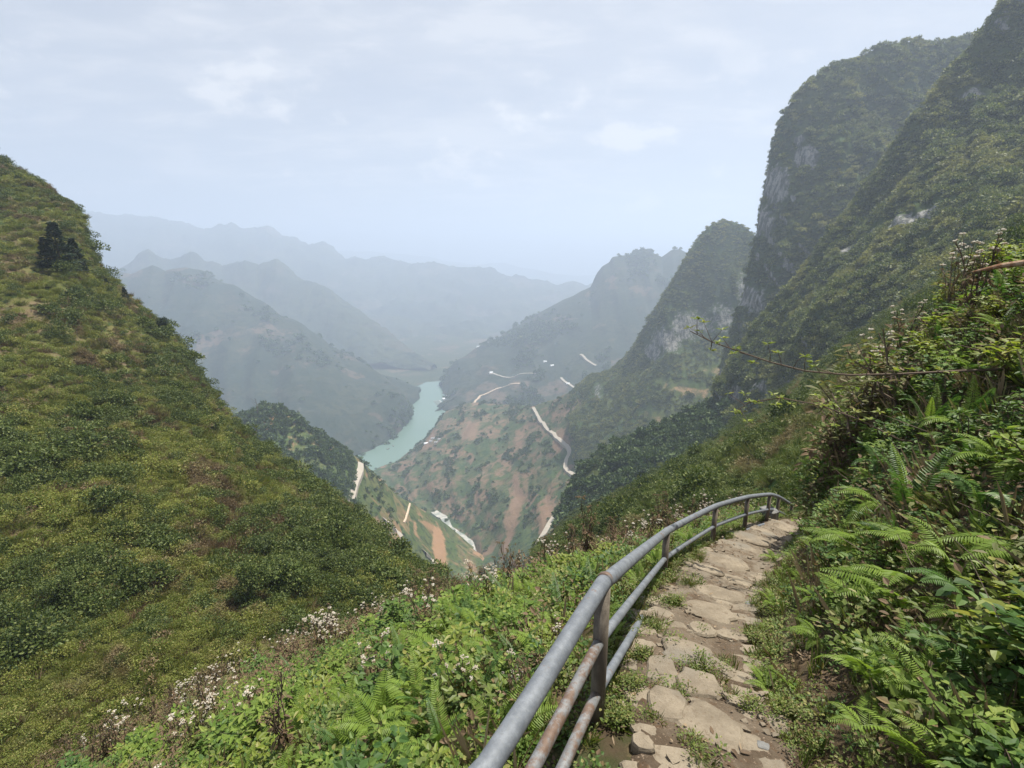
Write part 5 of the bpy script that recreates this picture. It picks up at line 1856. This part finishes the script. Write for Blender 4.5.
def house(terr, px, py, w, rz, label, tin=False, group=None, fl=1):
    h = hit(terr, px, py)
    if h is None:
        print('house misses', px, py)
        return
    p0 = np.array(h[0])
    r = empty('house', tuple(p0), rz)
    dp, hh = w * .62, 3.2 * fl
    b = MB()
    b.box((0, 0, hh / 2 - 1.5), w, dp, hh + 3)
    b.build('wall', m_wall, r)
    b = MB()
    x_, y_, z_, rg = w / 2 + .5, dp / 2 + .6, hh + .02, hh + dp * .32
    b.add([(-x_, -y_, z_), (x_, -y_, z_), (x_, y_, z_), (-x_, y_, z_), (-x_, 0, rg), (x_, 0, rg)], [(0, 1, 5, 4), (2, 3, 4, 5), (0, 4, 3), (1, 2, 5), (0, 3, 2, 1)])
    b.build('roof', m_tin if tin else m_roof, r)
    for k in (-.28, .28):
        b = MB()
        b.box((k * w, -dp / 2 - .03, hh * .55), 1.3, .06, 1.3)
        b.build('window', m_win, r)
    b = MB()
    b.box((0, -dp / 2 - .03, 1.1), 1.2, .06, 2.2)
    b.build('door', m_win, r)
    return tag(r, label, 'house', group)


g_ = 'houses on the river bank'
house('terraced_hill', 426, 444, 12, .4, 'white house with bright tin roof nearest the river on the terraced bank', True, g_)
house('terraced_hill', 431, 442, 11, -.3, 'grey-roofed house right of the bright tin-roofed one by the river', False, g_)
house('terraced_hill', 436, 443, 10, .2, 'grey-roofed house at the right end of the riverside row', False, g_)
house('terraced_hill', 433, 439, 11, .1, 'grey-roofed house behind the riverside row', False, g_)
house('terraced_hill', 439, 440, 9, .5, 'small grey-roofed house farthest up the bank from the river row', False, g_)
house('far_bank_mountain', 445, 400, 22, .3, 'large white building beside the jetty on the far river bank', True, fl=2)
house('far_bank_mountain', 448, 396, 14, .3, 'small white building behind the large one at the jetty', True)
g_ = 'houses of the hillside village beyond the river bend'
for px, py, w, lb in [(474, 411, 14, 'white house at the bottom of the pale dirt track'), (491, 373, 16, 'white house at the left end of the level hillside road'), (545, 362, 15, 'white house above the level hillside road'), (552, 366, 15, 'white house right of the one above the hillside road'),
                      (470, 352, 16, 'white house on the hazy ridge above the river bend'), (462, 357, 15, 'white house lowest on the hazy ridge'), (478, 347, 16, 'white house highest on the hazy ridge'), (568, 384, 14, 'white house at the bend of the upper hillside road')]:
    house('far_bank_mountain', px, py, w, random.uniform(-.6, .6), lb, True, g_)
# floating jetty
j0 = PZ(441, 402, WZ + .6)
jr = empty('jetty', tuple(j0), 0.35)
tag(jr, 'grey floating jetty with finger piers on the turquoise river', 'jetty')
m_jet = NT('jetty_deck')
m_jet = m_jet.surf((0.34, 0.34, 0.33), .8, .2)
b = MB()
b.box((0, 0, 0), 5, 60, .8)
b.build('walkway', m_jet, jr)
for k in range(4):
    b = MB()
    b.box((-16, -24 + 16 * k, 0), 27, 3, .7)
    b.build('pier', m_jet, jr)
for px, py, lb in [(393, 446, 'dark small boat nearest on the river'), (388, 449, 'dark small boat left of the nearest one on the river'), (398, 434, 'dark small boat in mid river')]:
    q = PZ(px, py, WZ)
    r = empty('boat', tuple(q), random.uniform(0, 3))
    b = MB()
    ou = [(-5, -1, 1.1), (-2, -1.5, 1), (3, -1.4, 1), (6, 0, 1.5), (3, 1.4, 1), (-2, 1.5, 1), (-5, 1, 1.1)]
    lo = [(x_ * .85, y_ * .7, -.3) for x_, y_, z_ in ou]
    b.add(ou + lo, [tuple(range(7)), tuple(range(7, 14))[::-1]] + [(i, 7 + i, 7 + (i + 1) % 7, (i + 1) % 7) for i in range(7)])
    b.build('hull', m_bark, r)
    b = MB()
    b.box((-1, 0, 2.1), 4.5, 2.2, .15)
    b.box((-3, -.9, 1.5), .15, .15, 1.2)
    b.box((1, -.9, 1.5), .15, .15, 1.2)
    b.box((-3, .9, 1.5), .15, .15, 1.2)
    b.box((1, .9, 1.5), .15, .15, 1.2)
    b.build('canopy', m_roof, r)
    tag(r, lb, 'boat', 'boats on the river')
# ------------------------------------------------------------------ air, sky, sun, camera
SUN = np.array([0.31, 0.20, 0.93])
SUN /= np.linalg.norm(SUN)
elev = math.asin(SUN[2])
azim = math.atan2(SUN[0], SUN[1])

hm = bpy.data.materials.new('haze')
hm.use_nodes = True
ht = hm.node_tree
ht.nodes.clear()
ho = ht.nodes.new('ShaderNodeOutputMaterial')
hv = ht.nodes.new('ShaderNodeVolumePrincipled')
hv.inputs['Color'].default_value = (0.60, 0.70, 0.87, 1)
hv.inputs['Density'].default_value = HAZE
hv.inputs['Density Attribute'].default_value = ''
hv.inputs['Anisotropy'].default_value = 0.25
ht.links.new(hv.outputs[0], ho.inputs['Volume'])
hb = MB()
hb.box((0, 6600, (WZ - 12 + 780) / 2), 30000, 17200, 780 - (WZ - 12))
hz = hb.build('haze', hm)
tag(hz, kind='stuff')

w = bpy.data.worlds.new('World')
scene.world = w
w.use_nodes = True
wt = w.node_tree
wt.nodes.clear()
wo = wt.nodes.new('ShaderNodeOutputWorld')
bg = wt.nodes.new('ShaderNodeBackground')
sky = wt.nodes.new('ShaderNodeTexSky')
sky.sky_type = 'NISHITA'
sky.sun_disc = False
sky.sun_elevation = elev
sky.sun_rotation = azim
sky.altitude = 1200
sky.air_density = 1.0
sky.dust_density = 4.0
sky.ozone_density = 1.5
tc = wt.nodes.new('ShaderNodeTexCoord')
sep = wt.nodes.new('ShaderNodeSeparateXYZ')
wt.links.new(tc.outputs['Generated'], sep.inputs[0])


def wmath(op, a, b):
    n = wt.nodes.new('ShaderNodeMath')
    n.operation = op
    for i, q in enumerate((a, b)):
        if isinstance(q, bpy.types.NodeSocket):
            wt.links.new(q, n.inputs[i])
        else:
            n.inputs[i].default_value = q
    return n.outputs[0]


den = wmath('ADD', wmath('MAXIMUM', sep.outputs[2], 0.0), 0.12)
cmb = wt.nodes.new('ShaderNodeCombineXYZ')
wt.links.new(wmath('DIVIDE', sep.outputs[0], den), cmb.inputs[0])
wt.links.new(wmath('DIVIDE', sep.outputs[1], den), cmb.inputs[1])


def cloud(scale, lo, hi, detail, off, stretch=(1, 1, 1)):
    mp = wt.nodes.new('ShaderNodeMapping')
    mp.inputs['Location'].default_value = off
    mp.inputs['Scale'].default_value = stretch
    wt.links.new(cmb.outputs[0], mp.inputs['Vector'])
    n = wt.nodes.new('ShaderNodeTexNoise')
    n.inputs['Scale'].default_value = scale
    n.inputs['Detail'].default_value = detail
    n.inputs['Roughness'].default_value = 0.58
    n.inputs['Distortion'].default_value = 0.3
    wt.links.new(mp.outputs[0], n.inputs['Vector'])
    r = wt.nodes.new('ShaderNodeMapRange')
    r.interpolation_type = 'SMOOTHSTEP'
    r.inputs[1].default_value = lo
    r.inputs[2].default_value = hi
    wt.links.new(n.outputs['Fac'], r.inputs[0])
    return r.outputs[0]


thin = cloud(1.1, 0.30, 0.75, 7, (3.1, 1.7, 0), (0.7, 1.3, 1))
puff = cloud(0.9, 0.52, 0.70, 6, (8.2, 4.4, 0))
mott = cloud(5.5, 0.40, 0.72, 5, (1.2, 6.1, 0), (0.6, 1.2, 1))
# low heaps of cumulus along the horizon
mp2 = wt.nodes.new('ShaderNodeMapping')
mp2.inputs['Scale'].default_value = (7.0, 7.0, 13.0)
mp2.inputs['Location'].default_value = (2.3, 0.4, 0.9)
wt.links.new(tc.outputs['Generated'], mp2.inputs['Vector'])
n2 = wt.nodes.new('ShaderNodeTexNoise')
n2.inputs['Scale'].default_value = 1.0
n2.inputs['Detail'].default_value = 7
n2.inputs['Roughness'].default_value = 0.55
wt.links.new(mp2.outputs[0], n2.inputs['Vector'])


def wstep(x, lo, hi):
    r = wt.nodes.new('ShaderNodeMapRange')
    r.interpolation_type = 'SMOOTHSTEP'
    r.inputs[1].default_value = lo
    r.inputs[2].default_value = hi
    wt.links.new(x, r.inputs[0])
    return r.outputs[0]


cum = wmath('MULTIPLY', wstep(n2.outputs['Fac'], 0.55, 0.68), wmath('MULTIPLY', wstep(sep.outputs[2], 0.02, 0.07), wmath('SUBTRACT', 1.0, wstep(sep.outputs[2], 0.22, 0.36))))
fac = wmath('MINIMUM', wmath('ADD', wmath('MULTIPLY', thin, wmath('ADD', wmath('MULTIPLY', mott, 0.5), 0.22)), wmath('ADD', wmath('MULTIPLY', puff, 0.25), SKYBASE)), 1.0)
fac = wmath('MINIMUM', wmath('ADD', fac, wmath('MULTIPLY', cum, 0.75)), 1.3)
mx = wt.nodes.new('ShaderNodeMix')
mx.data_type = 'RGBA'
mx.clamp_factor = False
wt.links.new(fac, mx.inputs[0])
wt.links.new(sky.outputs[0], mx.inputs[6])
mx.inputs[7].default_value = (CLOUD[0], CLOUD[1], CLOUD[2], 1)
wt.links.new(mx.outputs[2], bg.inputs['Color'])
bg.inputs['Strength'].default_value = 0.0445
wt.links.new(bg.outputs[0], wo.inputs['Surface'])

sl = bpy.data.lights.new('sun', 'SUN')
sl.energy = SUNE
sl.angle = math.radians(0.8)
sl.color = (1.0, 0.94, 0.83)
so = bpy.data.objects.new('sun', sl)
COL.objects.link(so)
so.rotation_euler = Vector(SUN).to_track_quat('Z', 'Y').to_euler()

cam = bpy.data.cameras.new('camera')
cam.sensor_width = 36
cam.lens = 36 * F / 1024
cam.clip_start = 0.05
cam.clip_end = 40000
co = bpy.data.objects.new('camera', cam)
COL.objects.link(co)
co.rotation_euler = (math.pi / 2 - PITCH, 0, 0)
scene.camera = co
vs_ = scene.view_settings
vs_.view_transform = 'Standard'
vs_.look = 'None'
vs_.exposure = EXPO
vs_.gamma = 1
scene.render.engine = 'CYCLES'
cy = scene.cycles
cy.use_denoising = True
cy.denoiser = 'OPENIMAGEDENOISE'
cy.max_bounces = 6
cy.diffuse_bounces = 3
cy.glossy_bounces = 2
cy.transmission_bounces = 3
cy.volume_bounces = 2
cy.transparent_max_bounces = 8
cy.caustics_reflective = False
cy.caustics_refractive = False
